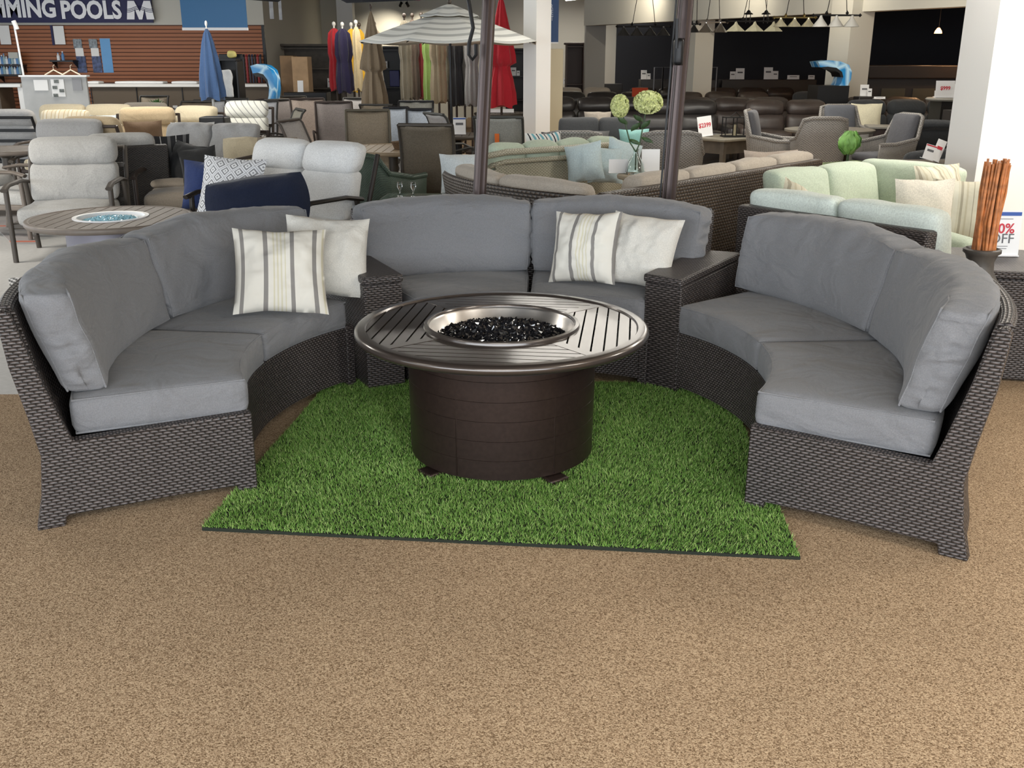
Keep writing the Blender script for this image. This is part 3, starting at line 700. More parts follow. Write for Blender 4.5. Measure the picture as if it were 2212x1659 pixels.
# hanging blue sign
a = gy(388, -8, 18); b = gy(535, 60, 18)
t = thing('hanging_sign', 'blue hanging sign with white bottom edge above the blue umbrella', 'sign', ((a[0]+b[0])/2, 18, b[1]))
m = MB(); m.box((0, 0, (a[1]-b[1])/2), (b[0]-a[0], .03, a[1]-b[1])); m.build('panel', plain('sign_blue', (.02, .13, .30), .5), t)
m = MB(); m.box((0, 0, -.02), (b[0]-a[0]+.01, .05, .045)); m.build('bottom_rail', whitep, t)
# counter
cw = plain('white_counter', (.72, .71, .68), .35); cb = plain('dark_umber_laminate', (.085, .062, .04), .6)
def boxthing(name, label, cat, px0, px1, d, z0, z1, dep, mat, bev=.01, group=None, rz=0):
    x0 = xa(px0, d, z1); x1 = xa(px1, d, z1); m = MB(); m.box((0, dep/2, (z1-z0)/2), (x1-x0, dep, z1-z0))
    return tag(m.build(name, mat, loc=((x0+x1)/2, d, z0), bevel=bev, rot=(0, 0, rz)), label, cat, group)
x0, x1 = xa(190, 21.3, 1.1), xa(592, 21.3, 1.1)
t = thing('service_counter', 'long dark service counter with a white top in front of the slat wall', 'counter', ((x0+x1)/2, 21.3, 0))
m = MB(); m.box((0, .35, .54), (x1-x0-.1, .6, 1.08))
m.build('body', cb, t)
m = MB(); m.box((0, .33, 1.11), (x1-x0, .75, .06)); m.build('top', cw, t, bevel=.01)
for k in range(5):
    m = MB(); m.box((-1.9+k*.95, .045, .55), (.02, .02, 1.04)); m.build('trim_strip', black_metal, t)
x0, x1 = -11.6, xa(46, 21.3, 1.1)
t = thing('service_counter', 'white-edged counter at the left edge below the bottle shelves', 'counter', ((x0+x1)/2, 21.3, 0))
m = MB(); m.box((0, .33, 1.11), (x1-x0, .75, .07)); m.build('top', cw, t, bevel=.01)
m = MB(); m.box((-.2, .35, .54), (x1-x0-.6, .6, 1.08)); m.build('body', cb, t)
m = MB(); m.box(((x1-x0)/2-.06, .1, .54), (.1, .1, 1.08)); m.build('leg', cw, t)
def flatboard(px0, px1, py, d, label):
    a = gy(px0, py, d); b = gy(px1, py, d); m = MB(); m.rbox((b[0]-a[0], .3, .05), .024, (8, 4, 2), puff=(0, 0, .01)); return tag(m.build('foam_float', whitep, loc=((a[0]+b[0])/2, d+.05, 1.166), smooth=80), label, 'float', 'white floats on the counter')
flatboard(250, 355, 169, 21.45, 'long white flat float lying on the dark counter'); flatboard(372, 428, 170, 21.45, 'shorter white flat float on the counter, near the blue umbrella'); flatboard(190, 216, 168, 21.45, 'small white box at the left end of the counter, beside the grey display panel')
# display kiosk with papers
a = gy(46, 166, 19.3); b = gy(193, 214, 19.3)
t = thing('notice_board', 'pale grey display panel with pinned papers in front of the counter', 'display', ((a[0]+b[0])/2, 19.3, 0))
W = b[0]-a[0]; m = MB(); m.box((0, 0, a[1]/2), (W, .06, a[1])); m.build('panel', plain('pale_grey_laminate', (.42, .42, .41), .6, nz=.1, nscale=3), t, bevel=.005)
m = MB(); m.box((0, .02, a[1]+.015), (W+.05, .16, .03)); m.build('cap', whitep, t)
for (qx, qy, w_, h_, mm) in ((88, 184, 30, 22, paper), (125, 190, 28, 36, paper), (166, 182, 20, 26, plain('grey_sheet', (.27, .27, .28), .6))):
    q = gy(qx, qy, 19.25); m = MB(); m.box((q[0]-t.location.x, -.04, q[1]), (w_*.0087, .006, h_*.0087)); m.build('pinned_paper', mm, t)
for (qx, qy) in ((121, 176), (118, 189), (133, 196), (120, 206)):
    q = gy(qx, qy, 19.24); m = MB(); m.box((q[0]-t.location.x, -.05, q[1]), (.09, .004, .06)); m.build('photo_print', plain('photo_print', (.12, .13, .12), .5, nz=.6, nscale=30), t)
for (px, lab) in ((117, 'left clothes hanger lying over the grey display panel'), (154, 'right clothes hanger over the grey display panel')):
    q = gy(px, 163, 19.3); m = MB(); m.tube([(-.17, 0, .04), (0, 0, .13), (.17, 0, .04), (.17, 0, .01), (-.17, 0, .01)], .013, 6, loop=True); m.tube([(0, 0, .13), (0, 0, .20), (.03, 0, .22)], .006, 6)
    tag(m.build('clothes_hanger', plain('tan_plastic', (.55, .47, .36), .5), loc=(q[0], 19.3, q[1]-.03)), lab, 'hanger', 'clothes hangers over the display panel')
# telescopic pole leaning
a = gy(29, 45, 20.6); b = gy(57, 165, 20.6); m = MB(); m.tube([(b[0]-a[0], 0, -a[1]+.01), (0, 0, 0)], .02, 8); m.tube([(0, 0, 0), (.05, 0, -.16)], .045, 8)
tag(m.build('telescopic_pole', whitep, loc=(a[0], 20.6, a[1])), 'white telescopic pole leaning in front of the slat wall at the far left', 'pole')
# shelves with bottles
def shelf(px0, px1, py, label):
    a = gy(px0, py, 22.7); b = gy(px1, py, 22.7); m = MB(); m.box((0, 0, 0), (b[0]-a[0], .3, .03))
    for sx in (-1, 1): m.add([(sx*(b[0]-a[0])*.45, .15, -.16), (sx*(b[0]-a[0])*.45, .15, 0), (sx*(b[0]-a[0])*.45, -.14, 0), (sx*(b[0]-a[0])*.45+.01, .15, -.16), (sx*(b[0]-a[0])*.45+.01, .15, 0), (sx*(b[0]-a[0])*.45+.01, -.14, 0)], [(0, 1, 2), (5, 4, 3), (0, 2, 5, 3), (0, 3, 4, 1), (1, 4, 5, 2)])
    return tag(m.build('wall_shelf', black_metal, loc=((a[0]+b[0])/2, 22.78, a[1])), label, 'shelf')
shelf(-6, 48, 141, 'black wall shelf of bottles at the left edge'); shelf(-6, 48, 163, 'lower wall shelf of bottles at the left edge, above the white counter'); shelf(110, 160, 132, 'black wall shelf below the liner samples holding two small bottles')
def bottle_mb(h, r):
    m = MB(); m.lathe([(r, 0), (r, h*.62), (r*.45, h*.76), (r*.45, h*.88)], n=10); return m
bt = None; cols = [plain('bottle_white', (.75, .77, .78), .4), plain('bottle_blue', (.10, .25, .5), .4), plain('bottle_teal', (.3, .42, .45), .4)]
for (py, xs) in ((139, (2, 6, 11, 16, 22, 28, 34, 39, 44)), (161, (1, 6, 11, 17, 23, 28, 34, 40, 45)), (131, (127, 137))):
    for k, px in enumerate(xs):
        h = .16+.06*((k*7) % 3)/2; q = gy(px, py, 22.7); r = .032
        t = bottle_mb(h, r).build('bottle', cols[k % 3], loc=(q[0], 22.7, q[1]+.005))
        c_ = MB(); c_.lathe([(r*.5, h*.88), (r*.5, h)], n=8); c_.build('cap', whitep if k % 2 else cols[1], t)
        sh = 'upper' if py == 139 else 'lower' if py == 161 else 'short'
        lab = {'upper': 'small chemical bottle in the row on the upper left wall shelf', 'lower': 'small chemical bottle in the row on the lower left wall shelf', 'short': 'small bottle on the black shelf below the liner samples'}[sh]
        tag(t, lab, 'bottle', {'upper': 'bottles on the upper left shelf', 'lower': 'bottles on the lower left shelf', 'short': 'bottles on the short shelf'}[sh])
panel('leaflet_box', 'pale box standing on the upper left bottle shelf', 'box', 20, 113, 42, 126, 22.72, plain('pale_box', (.5, .5, .45), .6), .12)
# swim noodles / poles rack right of the counter
for k, px in enumerate(range(514, 568, 6)):
    c = [(.03, .03, .05), (.04, .05, .10), (.02, .02, .03), (.35, .03, .04)][k % 4 if k != 7 else 3]; q = gy(px, 122, 22.75)
    m = MB(); m.tube([(0, 0, -.55), (.0, 0, 0), (.02, -.05, .03)], .022, 7)
    tag(m.build('pool_tool', plain('tool_col%d' % (k % 4), c, .5), loc=(q[0], 22.75, q[1])), 'dark pool cleaning tool hanging in the row at the right end of the slat wall', 'tool', 'pool tools hanging on the slat wall')
# wave shaped displays
def wave_display(label, px0, px1, py0, py1, d, flip=1, groundz=None):
    a = gy(px0, py0, d); b = gy(px1, py1, d); W = b[0]-a[0]; Hh = a[1]-b[1]
    t = thing('wave_display', label, 'display', ((a[0]+b[0])/2, d, b[1] if groundz is None else groundz))
    z0 = b[1]-t.location.z
    out = [(-.5, .95), (-.2, 1.0), (.15, .96), (.40, .84), (.5, .62), (.5, .35), (.42, .1), (.30, -.02), (.12, 0), (.22, .2), (.27, .42), (.22, .60), (.05, .74), (-.2, .78), (-.42, .76)]
    wb = wavemat(); m = MB(); m.M = Matrix.Translation((0, 0, z0)) @ Matrix.Rotation(R(90), 4, 'X')
    m.prism([(p[0]*W*flip, p[1]*Hh) for p in out], -.25, .25); m.build('wave_body', wb, t, smooth=60)
    m = MB(); m.M = Matrix.Translation((0, 0, z0)) @ Matrix.Rotation(R(90), 4, 'X'); m.prism([(p[0]*W*flip, p[1]*Hh) for p in ((-.42, .76), (-.2, .78), (.05, .74), (.22, .60), (.27, .42), (.2, .42), (.15, .55), (0, .66), (-.3, .68))], -.24, .252); m.build('inner_edge', black_metal, t, smooth=60)
    m = MB(); m.box((0, 0, z0/2+.03), (W*.9, .6, max(.05, z0+.06))); m.build('base', black_metal, t)
    return t
def wavemat():
    if 'wave' in MC: return MC['wave']
    m, nt, N, L, b = _mat('blue_wave_print'); b.inputs['Roughness'].default_value = .3
    tc = N.new('ShaderNodeTexCoord'); v = N.new('ShaderNodeTexVoronoi'); v.feature = 'DISTANCE_TO_EDGE'; v.inputs['Scale'].default_value = 3.2
    r = N.new('ShaderNodeValToRGB'); r.color_ramp.elements[0].color = (.55, .8, .95, 1); r.color_ramp.elements[1].position = .13; r.color_ramp.elements[1].color = (.01, .25, .6, 1)
    L.new(tc.outputs['Object'], v.inputs['Vector']); L.new(v.outputs['Distance'], r.inputs['Fac']); L.new(r.outputs['Color'], b.inputs['Base Color'])
    MC['wave'] = m; return m
wave_display('blue water-patterned wave display at the right end of the service counter', 548, 602, 138, 222, 18, groundz=0)
wave_display('blue wave-shaped display in front of the dark alcove wall', 1758, 1826, 130, 192, 17.8, groundz=0)

# ================================================================ CANTILEVER UMBRELLAS OVER THE SETTING
canopy_dark = fabric('black_canopy', (.012, .013, .018), wr=.2)
mastm = plain('bronze_mast', (.085, .062, .058), .38, metal=.5)
def mast(label, x0, y0, x1, y1, z1, r, label2=None, w=.07, dpt=.1, tilt=0):
    t = thing('cantilever_umbrella', label, 'umbrella', (x0, y0, 0), world=True)
    m = MB(); d = Vector((x1-x0, y1-y0, z1)); 
    out = []
    for k in range(24):
        a = 2*PI*k/24; rr = r*(1+.10*math.cos(8*a)); out.append((rr*math.cos(a), rr*1.25*math.sin(a)))
    n = 2; vs = [(x0+p[0], y0+p[1], .05) for p in out]+[(x1+p[0], y1+p[1], z1) for p in out]
    k = len(out); m.add(vs, [tuple(range(k-1, -1, -1)), tuple(range(k, 2*k))]+[(i, (i+1) % k, k+(i+1) % k, k+i) for i in range(k)]); m.build('pole', mastm, t, smooth=50)
    m = MB(); m.box((x0, y0+.12, .03), (.42, .35, .06)); m.build('base_plate', mastm, t, bevel=.01)
    return t
b1 = gy(1036, 430, 5.98); u1 = gy(1057, 0, 5.98)
sl_ = (u1[0]-b1[0])/(u1[1]-b1[1])
cu = mast('black cantilever umbrella with a bronze pole standing behind the middle sofa', b1[0]-b1[1]*sl_, 5.98, b1[0]+(2.62-b1[1])*sl_, 5.98, 2.62, .036)
# canopy: square, one corner pointing away
Fc = Vector((gz(670, 19, 1.90)[0], 6.0)); e1 = Vector((.85, -.53)).normalized(); e2 = Vector((-.46, -.89)).normalized(); Ls = 3.0
ctr = Fc+e1*Ls/2+e2*Ls/2; m = MB(); ang0 = math.atan2(e1.y, e1.x)
cor = [Fc, Fc+e1*Ls, Fc+e1*Ls+e2*Ls, Fc+e2*Ls]; zr = 2.035; apex = (ctr.x, ctr.y, 2.62)
for k in range(4):
    A_, B_ = cor[k], cor[(k+1) % 4]
    A2 = A_+(B_-A_)*.012; B2 = B_-(B_-A_)*.012; rows = []
    for i in range(9):
        f = i/8; row = []
        for j in range(13):
            g_ = j/12; P = A2*(1-g_)+B2*g_; x = ctr.x+(P.x-ctr.x)*f; y = ctr.y+(P.y-ctr.y)*f; z = apex[2]+(zr-apex[2])*f-.05*math.sin(PI*f)*math.sin(PI*g_)
            row.append((x, y, z))
        rows.append(row)
    val = []
    for j in range(13):
        g_ = j/12; P = A2*(1-g_)+B2*g_; rnd = min(1, min(g_, 1-g_)/.07)**.5; val.append((P.x, P.y, zr-.10*rnd-.012))
    rows.append(val)
    m.rings(rows, closed=False)
ob = m.build('canopy', canopy_dark, cu, smooth=70); sm = ob.modifiers.new('thick', 'SOLIDIFY'); sm.thickness = .006
for A_ in cor:
    r_ = MB(); r_.tube([(ctr.x, ctr.y, 2.59), (A_.x*.99+ctr.x*.01, A_.y*.99+ctr.y*.01, zr-.015)], .011, 6); r_.build('rib', mastm, cu)
m = MB(); tx, ty = b1[0]+(2.62-b1[1])*sl_, 5.98; m.tube([(tx, ty, 2.5), (tx-.1, ty-.15, 2.75), (ctr.x, ctr.y, 2.86)], .028, 8); m.tube([(ctr.x, ctr.y, 2.86), (ctr.x, ctr.y, 2.55)], .022, 8); m.build('arm', mastm, cu)
m = MB(); h0 = gy(1012, 0, 5.9); h1 = gy(1022, 60, 5.9); h2 = gy(1013, 95, 5.9); h3 = gy(1013, 118, 5.9); h4 = gy(1028, 124, 5.9)
m.tube([(h0[0], 5.9, h0[1]+.15), (h0[0], 5.9, h0[1]), (h1[0], 5.9, h1[1]), (h2[0], 5.9, h2[1]), (h3[0], 5.9, h3[1]), ((h3[0]+h4[0])/2, 5.9, h4[1]-.012), (h4[0], 5.9, h3[1]), (h4[0], 5.9, h2[1])], .011, 8); m.build('crank_handle', black_metal, cu)
b2 = gy(1446, 440, 6.12); u2 = gy(1484, 0, 6.12); sl2 = (u2[0]-b2[0])/(u2[1]-b2[1])
cu2 = mast('bronze cantilever umbrella pole with a slider, right of the hydrangeas', b2[0]-b2[1]*sl2, 6.12, b2[0]+(2.7-b2[1])*sl2, 6.12, 2.7, .036)
for dx in (-.045, -.06):
    m = MB(); m.tube([(b2[0]-b2[1]*sl2+dx, 6.10, .06), (b2[0]+(2.6-b2[1])*sl2+dx*1.1, 6.10, 2.6)], .006, 6); m.build('track', black_metal if dx == -.06 else mastm, cu2)
q = gy(1465, 112, 6.05); m = MB(); m.rbox((.055, .09, .15), .02, (3, 3, 4), c=(q[0], 6.05, q[1])); m.tube([(q[0]-.02, 6.0, q[1]+.02), (q[0]-.025, 5.99, q[1]+.18)], .010, 6); m.build('slider', black_metal, cu2, smooth=60)
# ================================================================ FURNITURE BUILDERS  (front faces -y, origin on the floor)
FB = {}
def fab(name, col, **k):
    if name not in FB: FB[name] = fabric(name, col, weave=120, **k)
    return FB[name]
metal_brown = plain('brown_metal', (.05, .035, .028), .45, metal=.3)
ivory = (.62, .60, .52)
def sling_chair(loc, rz, col, fcol, label, h=1.05, w=.52, group=None, fname=None, tagcol=None, base='sled'):
    t = thing('sling_chair', label, 'chair', loc, R(rz), group)
    fm = plain('frame_'+fname, fcol, .5, metal=.2); sm_ = MC.get('sling_%s' % str(col)) or plain('sling_%s' % str(col), col, .75, nz=.18, nscale=90)
    P = [(-.27, .40), (-.24, .43), (-.1, .415), (.08, .395), (.19, .40), (.25, .47), (.28, .60), (.285, .74), (.315, h-.17), (.37, h-.04), (.41, h)]
    m = MB(); rows = [[(x*(w/2-.01), p[0]+.012*(1-x*x), p[1]-.018*(1-x*x)) for x in (-1, -.5, 0, .5, 1)] for p in P]
    m.rings(rows, closed=False); o = m.build('sling', sm_, t, smooth=60); sd = o.modifiers.new('thick', 'SOLIDIFY'); sd.thickness = .008
    for sx in (-1, 1):
        m = MB(); m.tube([(sx*w/2, *p) for p in P], .016, 7); m.build('side_rail', fm, t, smooth=60)
        m = MB(); m.tube([(sx*w/2, .285, .62), (sx*(w/2+.05), .12, .66), (sx*(w/2+.05), -.12, .655), (sx*(w/2+.045), -.25, .60), (sx*(w/2+.03), -.24, .45), (sx*w/2, -.2, .42)], .017, 7, flat=.8); m.build('armrest', fm, t, smooth=60)
        for y0, y1 in ((-.20, -.27), (.20, .30)):
            m = MB(); m.tube([(sx*w/2, y0, .41), (sx*(w/2+.02), y1, .012)], .015, 7); m.build('leg', fm, t, smooth=60)
    m = MB(); m.tube([(-w/2, .41, h), (w/2, .41, h)], .018, 7); m.build('top_rail', fm, t, smooth=60)
    m = MB(); m.tube([(-w/2, .19, .385), (w/2, .19, .385)], .014, 7); m.build('cross_rail', fm, t, smooth=60)
    if tagcol: m = MB(); m.box((.02, .335, h-.26), (.05, .004, .16), rx=R(-7)); m.build('paper_tag', plain('tag_orange', tagcol, .6), t)
    return t
def cushion_seat(loc, rz, n, w1, frame, cush, label, cat='armchair', name='cushioned_armchair', h=.98, roll=True, tuft=False, arms='tube', group=None, roll_mat=None, sd=1, wick=None, dep=.62, slats=True):
    """deep seat with frame, seat cushions and tall back cushions with head rolls"""
    t = thing(name, label, cat, loc, R(rz), group); W = n*w1
    for k in range(n):
        cx = (k-(n-1)/2)*w1; s_ = sd+k
        m = MB(); m.rbox((w1-.02, dep, .15), .05, (8, 8, 3), puff=(0, 0, .02), c=(cx, -.05, .37), nzamp=.01, nzs=4, seed=s_); m.build('seat_cushion', cush, t, smooth=80)
        def wb(p, s_=s_):
            hh = p.z; y = .20+p.y+(hh-.47)*.36; q = 0
            if tuft: q = .022*(math.cos(p.x*2*PI/.2)*math.cos((hh-.5)*2*PI/.22))
            return (p.x, y-q*(1 if p.y < 0 else -.3)+.012*noise.noise(Vector((p.x*6+s_, hh*6, 1))), hh)
        hb = (h-.44-.20) if roll else (h-.44)
        m = MB(); m.rbox((w1-.02, .16, hb), .05, (12, 5, 10), puff=(.01, .04, .01), c=(cx, 0, .44+hb/2), warp=wb); m.build('back_cushion', cush, t, smooth=80)
        if roll:
            m = MB(); m.rbox((w1-.02, .18, .225), .07, (12, 5, 6), puff=(.01, .025, .01), c=(cx, -.01, h-.105), warp=wb); m.build('head_cushion', roll_mat or cush, t, smooth=80)
    if arms == 'tube':
        for sx in (-1, 1):
            x = sx*(W/2+.04)
            m = MB(); m.tube([(x, .28, .60), (x, .1, .63), (x, -.28, .63), (x, -.40, .60)], .03, 8, flat=.6); m.build('armrest', frame, t, smooth=60)
            for y0, y1 in ((-.34, -.36), (.22, .34)):
                m = MB(); m.tube([(x, y0, .61), (x, (y0+y1)/2, .3), (x, y1, .0)], .022, 7); m.build('leg', frame, t, smooth=60)
            m = MB(); m.tube([(x, .30, .12), (x, .34, .5), (x*.985, .50, h-.08)], .02, 7); m.build('back_post', frame, t, smooth=60)
        m = MB(); m.box((0, -.02, .30), (W+.08, .66, .05)); m.build('seat_frame', frame, t, bevel=.01)
        if slats:
            m = MB(); m.tube([(-W/2-.03, .50, h-.09), (W/2+.03, .50, h-.09)], .018, 7); m.build('back_rail', frame, t)
            for z in (.42, .58, .72):
                m = MB(); y = .36+(z-.5)*.3; m.box((0, y, z), (W+.06, .02, .04)); m.build('back_slat', frame, t)
    elif arms == 'box':
        m = MB(); m.box((0, -.02, .19), (W+.04, .70, .30)); m.build('base', frame, t, bevel=.01, smooth=30)
        m = MB(); m.box((0, .36, .46), (W+.2, .07, .80), rx=R(-12)); m.build('backrest', frame, t, bevel=.015, smooth=30)
        for sx in (-1, 1):
            m = MB(); m.box((sx*(W/2+.07), -.02, .31), (.12, .78, .60)); m.build('arm', frame, t, bevel=.02, smooth=30)
    return t
def recliner_sofa(loc, rz, n, mat, label, w1=.68, h=.98, sd=0, group=None, name='recliner_sofa'):
    t = thing(name, label, 'sofa', loc, R(rz), group); W = n*w1
    m = MB(); m.rbox((W+.02, .85, .36), .05, (6, 4, 3), c=(0, .02, .20)); m.build('base', mat, t, smooth=70)
    for sx in (-1, 1):
        m = MB(); m.rbox((.2, .9, .58), .09, (4, 8, 5), c=(sx*(W/2+.11), -.03, .31), puff=(.01, .01, .02)); m.build('arm', mat, t, smooth=70)
    for k in range(n):
        cx = (k-(n-1)/2)*w1
        m = MB(); m.rbox((w1-.015, .62, .18), .07, (6, 6, 3), c=(cx, -.12, .43), puff=(0, .01, .02), nzamp=.01, nzs=3, seed=sd+k); m.build('seat_cushion', mat, t, smooth=80)
        def wb(p, k=k): return (p.x, .26+p.y+(p.z-.5)*.28, p.z)
        m = MB(); m.rbox((w1-.02, .2, .30), .08, (8, 4, 5), c=(cx, 0, .62), puff=(.0, .03, .01), warp=wb); m.build('back_cushion', mat, t, smooth=80)
        m = MB(); m.rbox((w1-.03, .22, h-.74), .10, (8, 4, 5), c=(cx, 0, .74+(h-.74)/2), puff=(.0, .03, .02), warp=wb, nzamp=.012, nzs=4, seed=sd+k*3); m.build('head_cushion', mat, t, smooth=80)
    return t
def wicker_chair(loc, rz, wm, cm, label, h=.93, group=None, w=.56, cush=True):
    t = thing('wicker_chair', label, 'chair', loc, R(rz), group)
    # shell: back and arms in one sweep, drawn as rows of a curved wrap
    m = MB(); rows = []
    def xy(u, z):
        a = u*1.0; fl = 1+.12*(z-.42)
        X = [(-w/2, -.27), (-w/2-.01, -.05), (-w/2, .16), (-w/2+.05, .25), (-w/4, .275), (0, .28), (w/4, .275), (w/2-.05, .25), (w/2, .16), (w/2+.01, -.05), (w/2, -.27)]
        return X
    X = xy(0, 0); tops = [.62, .62, .68, h-.02, h, h, h, h-.02, .68, .62, .62]
    for f in (0, .25, .5, .75, 1):
        rows.append([(x*(1+.10*f), y+(.12*f if y > .1 else 0), .12+(tp-.12)*f) for (x, y), tp in zip(X, tops)])
    L = [0]
    for i in range(1, len(X)): L.append(L[-1]+math.dist(X[i], X[i-1]))
    m.rings(rows, closed=False, uvf=lambda i, j: (L[j], .12+.2*i)); o = m.build('shell', wm, t, smooth=50); sd = o.modifiers.new('thick', 'SOLIDIFY'); sd.thickness = .03; sd.offset = 0
    m = MB(); m.tube(rows[-1], .026, 8); m.build('rolled_edge', wm, t, smooth=60)
    m = MB(); m.box((0, 0, .36), (w-.03, .52, .06)); m.build('seat_frame', wm, t, bevel=.01)
    for sx in (-1, 1):
        for y in (-.24, .22):
            m = MB(); m.box((sx*(w/2-.03), y, .19), (.045, .045, .38), taper=.8); m.build('leg', wm, t, bevel=.005)
    if cush:
        m = MB(); m.rbox((w-.05, .5, .1), .04, (6, 6, 3), c=(0, -.01, .44), puff=(0, 0, .015)); m.build('seat_cushion', cm, t, smooth=80)
        m = MB(); m.rbox((w-.12, .1, h-.48), .045, (8, 3, 6), c=(0, .24, .49+(h-.48)/2), puff=(0, .03, .0), warp=lambda p: (p.x, p.y+(p.z-.5)*.2, p.z)); m.build('back_cushion', cm, t, smooth=80)
    return t
def run_sofa(p0, p1, side, fm, cm, label, n, h=.72, hc=.80, dep=.85, cat='sofa', name='sectional_section', arms=(0, 0), seatz=.45, sd=0, skirt=None, back=True, trim=(0, 0), trimc=None):
    """straight sofa whose back runs from p0 to p1; side=+1 puts the seat to the left of that direction"""
    a = Vector((*p0, 0)); b = Vector((*p1, 0)); d = (b-a); L_ = d.length; rz = math.atan2(d.y, d.x)
    t = thing(name, label, cat, tuple((a+b)/2), rz); s = side
    m = MB(); m.box(((trim[0]-trim[1])/2, s*dep/2, .16), (L_-trim[0]-trim[1], dep, .26)); m.build('base', skirt or fm, t, bevel=.01, smooth=30)
    if back: m = MB(); m.box((0, s*.05, h/2), (L_, .10, h)); m.build('backrest', fm, t, bevel=.02, smooth=30)
    w1 = (L_-.12*(arms[0]+arms[1])-trim[0]-trim[1])/n; x0 = -L_/2+.12*arms[0]+trim[0]
    tc_ = trimc or trim; w2 = (L_-tc_[0]-tc_[1])/n
    for k in range(n):
        cx = x0+w1*(k+.5); cx2 = -L_/2+tc_[0]+w2*(k+.5)
        m = MB(); m.rbox((w1-.015, dep-.12, .16), .045, (10, 8, 3), c=(cx, s*(dep/2+.06), seatz-.08), puff=(0, .005, .015), nzamp=.006, nzs=4, seed=sd+k); m.build('seat_cushion', cm, t, smooth=80)
        def wb(p, k=k): return (p.x, p.y-s*(p.z-.5)*.22, p.z+.012*noise.noise(Vector((p.x*5+sd, p.z*3, k))))
        if not any(arms): cx, wq = cx2, w2
        else: wq = w1
        m = MB(); m.rbox((wq-.015, .17, hc-seatz+.01), .05, (12, 4, 6), c=(cx, s*.235, seatz+(hc-seatz)/2), puff=(.01, .03, .015), warp=wb); m.build('back_cushion', cm, t, smooth=80)
    for i, ar in enumerate(arms):
        if ar: m = MB(); m.box(((-1 if i == 0 else 1)*(L_/2-.06), s*dep/2, .30), (.12, dep, .60)); m.build('arm', fm, t, bevel=.02, smooth=30)
    return t
def closed_umbrella(px, y, z0, z1, rb, mat, label, group=None, tiers=1, ball=None, seed=0, pole=True, polem=None):
    t = thing('closed_umbrella', label, 'umbrella', (xa(px, y, (z0+z1)/2), y, 0), 0, group); H_ = z1-z0
    m = MB(); prof = []; n = 40
    if tiers == 2: K = [(.0, 1.0), (.12, .95), (.25, .80), (.36, .58), (.375, .62), (.40, .98), (.47, .92), (.6, .72), (.8, .42), (.93, .22), (1, .06)]
    elif tiers == 0: K = [(0, .95), (.2, 1), (.45, .85), (.5, .8), (.6, 1), (.8, .95), (.92, .8), (.985, .35), (1, .08)]
    else: K = [(0, 1.0), (.12, 1), (.35, .90), (.6, .70), (.8, .48), (.93, .28), (1, .08)]
    rings = []
    for f, rr in K:
        rings.append([(rb*rr*(1+.16*math.cos(8*2*PI*j/n+seed+2*f)+.05*math.cos(17*2*PI*j/n+f*5))*math.cos(2*PI*j/n), rb*rr*(1+.16*math.cos(8*2*PI*j/n+seed+2*f)+.05*math.cos(17*2*PI*j/n+f*5))*math.sin(2*PI*j/n), z0+f*H_+(.03*math.cos(4*2*PI*j/n+seed) if f == 0 else 0)) for j in range(n)])
    m.rings(rings); m.build('canopy', mat, t, smooth=70)
    pm = polem or metal_brown
    m = MB(); m.tube([(0, 0, .03), (0, 0, z0+.05)], .02, 8); m.build('pole', pm, t)
    kb = .13/.23 if tiers == 0 else 1; m = MB(); m.lathe([(.23*kb, 0), (.23*kb, .04), (.08*kb, .07), (.03, .12)], n=20); m.build('base', pm, t)
    m = MB(); k = .035 if ball else .02
    m.lathe([(k*.4, z1-.01), (k*.5, z1+.02), (k*.4, z1+.03), (k*.9, z1+.05), (k, z1+.07), (k*.8, z1+.10), (0, z1+.115)], n=12); m.build('finial', ball or pm, t, smooth=60)
    return t
cardp = plain('sign_card', (.80, .80, .80), .5)
redp = plain('red_print', (.55, .03, .05), .6); greyp = plain('grey_print', (.12, .12, .13), .6); bluep = plain('blue_print', (.03, .09, .35), .6)
def price_sign(loc, w, h, label, txt=None, rz=0, lean=-8, group=None, band=None, tcol=None, lines=True):
    t = thing('price_sign', label, 'sign', loc, R(rz), group)
    m = MB(); m.M = Matrix.Rotation(R(lean), 4, 'X'); m.box((0, 0, h/2), (w, .004, h)); m.build('card', cardp, t)
    m = MB(); m.box((0, .02, .004), (w, .07, .006)); m.build('stand', whitep, t)
    if band: m = MB(); m.M = Matrix.Rotation(R(lean), 4, 'X'); m.box((0, -.0035, h*.93), (w*.96, .002, h*.08)); m.build('header_band', band, t)
    if txt:
        mb = text_mb(txt, h*.30, depth=.0008, offset=.002); M = Matrix.Translation((0, -.004, h*.55)); xs = [p[0] for p in mb.v]; k = min(1, w*.85/(max(xs)-min(xs)))
        mb.v = [tuple(Matrix.Rotation(R(lean), 4, 'X') @ M @ Vector((p[0]*k, p[1], p[2]))) for p in mb.v]; mb.build('price_lettering', tcol or redp, t, smooth=0)
    elif lines:
        m = MB(); m.M = Matrix.Rotation(R(lean), 4, 'X')
        m.box((0, -.0035, h*.62), (w*.6, .002, h*.14)); m.build('printed_block', greyp if not tcol else tcol, t)
    return t
def put_sign(px0, py0, px1, py1, d, label, on=None, **k):
    a = gy(px0, py0, d); b = gy(px1, py1, d); return price_sign(((a[0]+b[0])/2, d, b[1] if on is None else on+.002), b[0]-a[0], a[1]-b[1], label, **k)
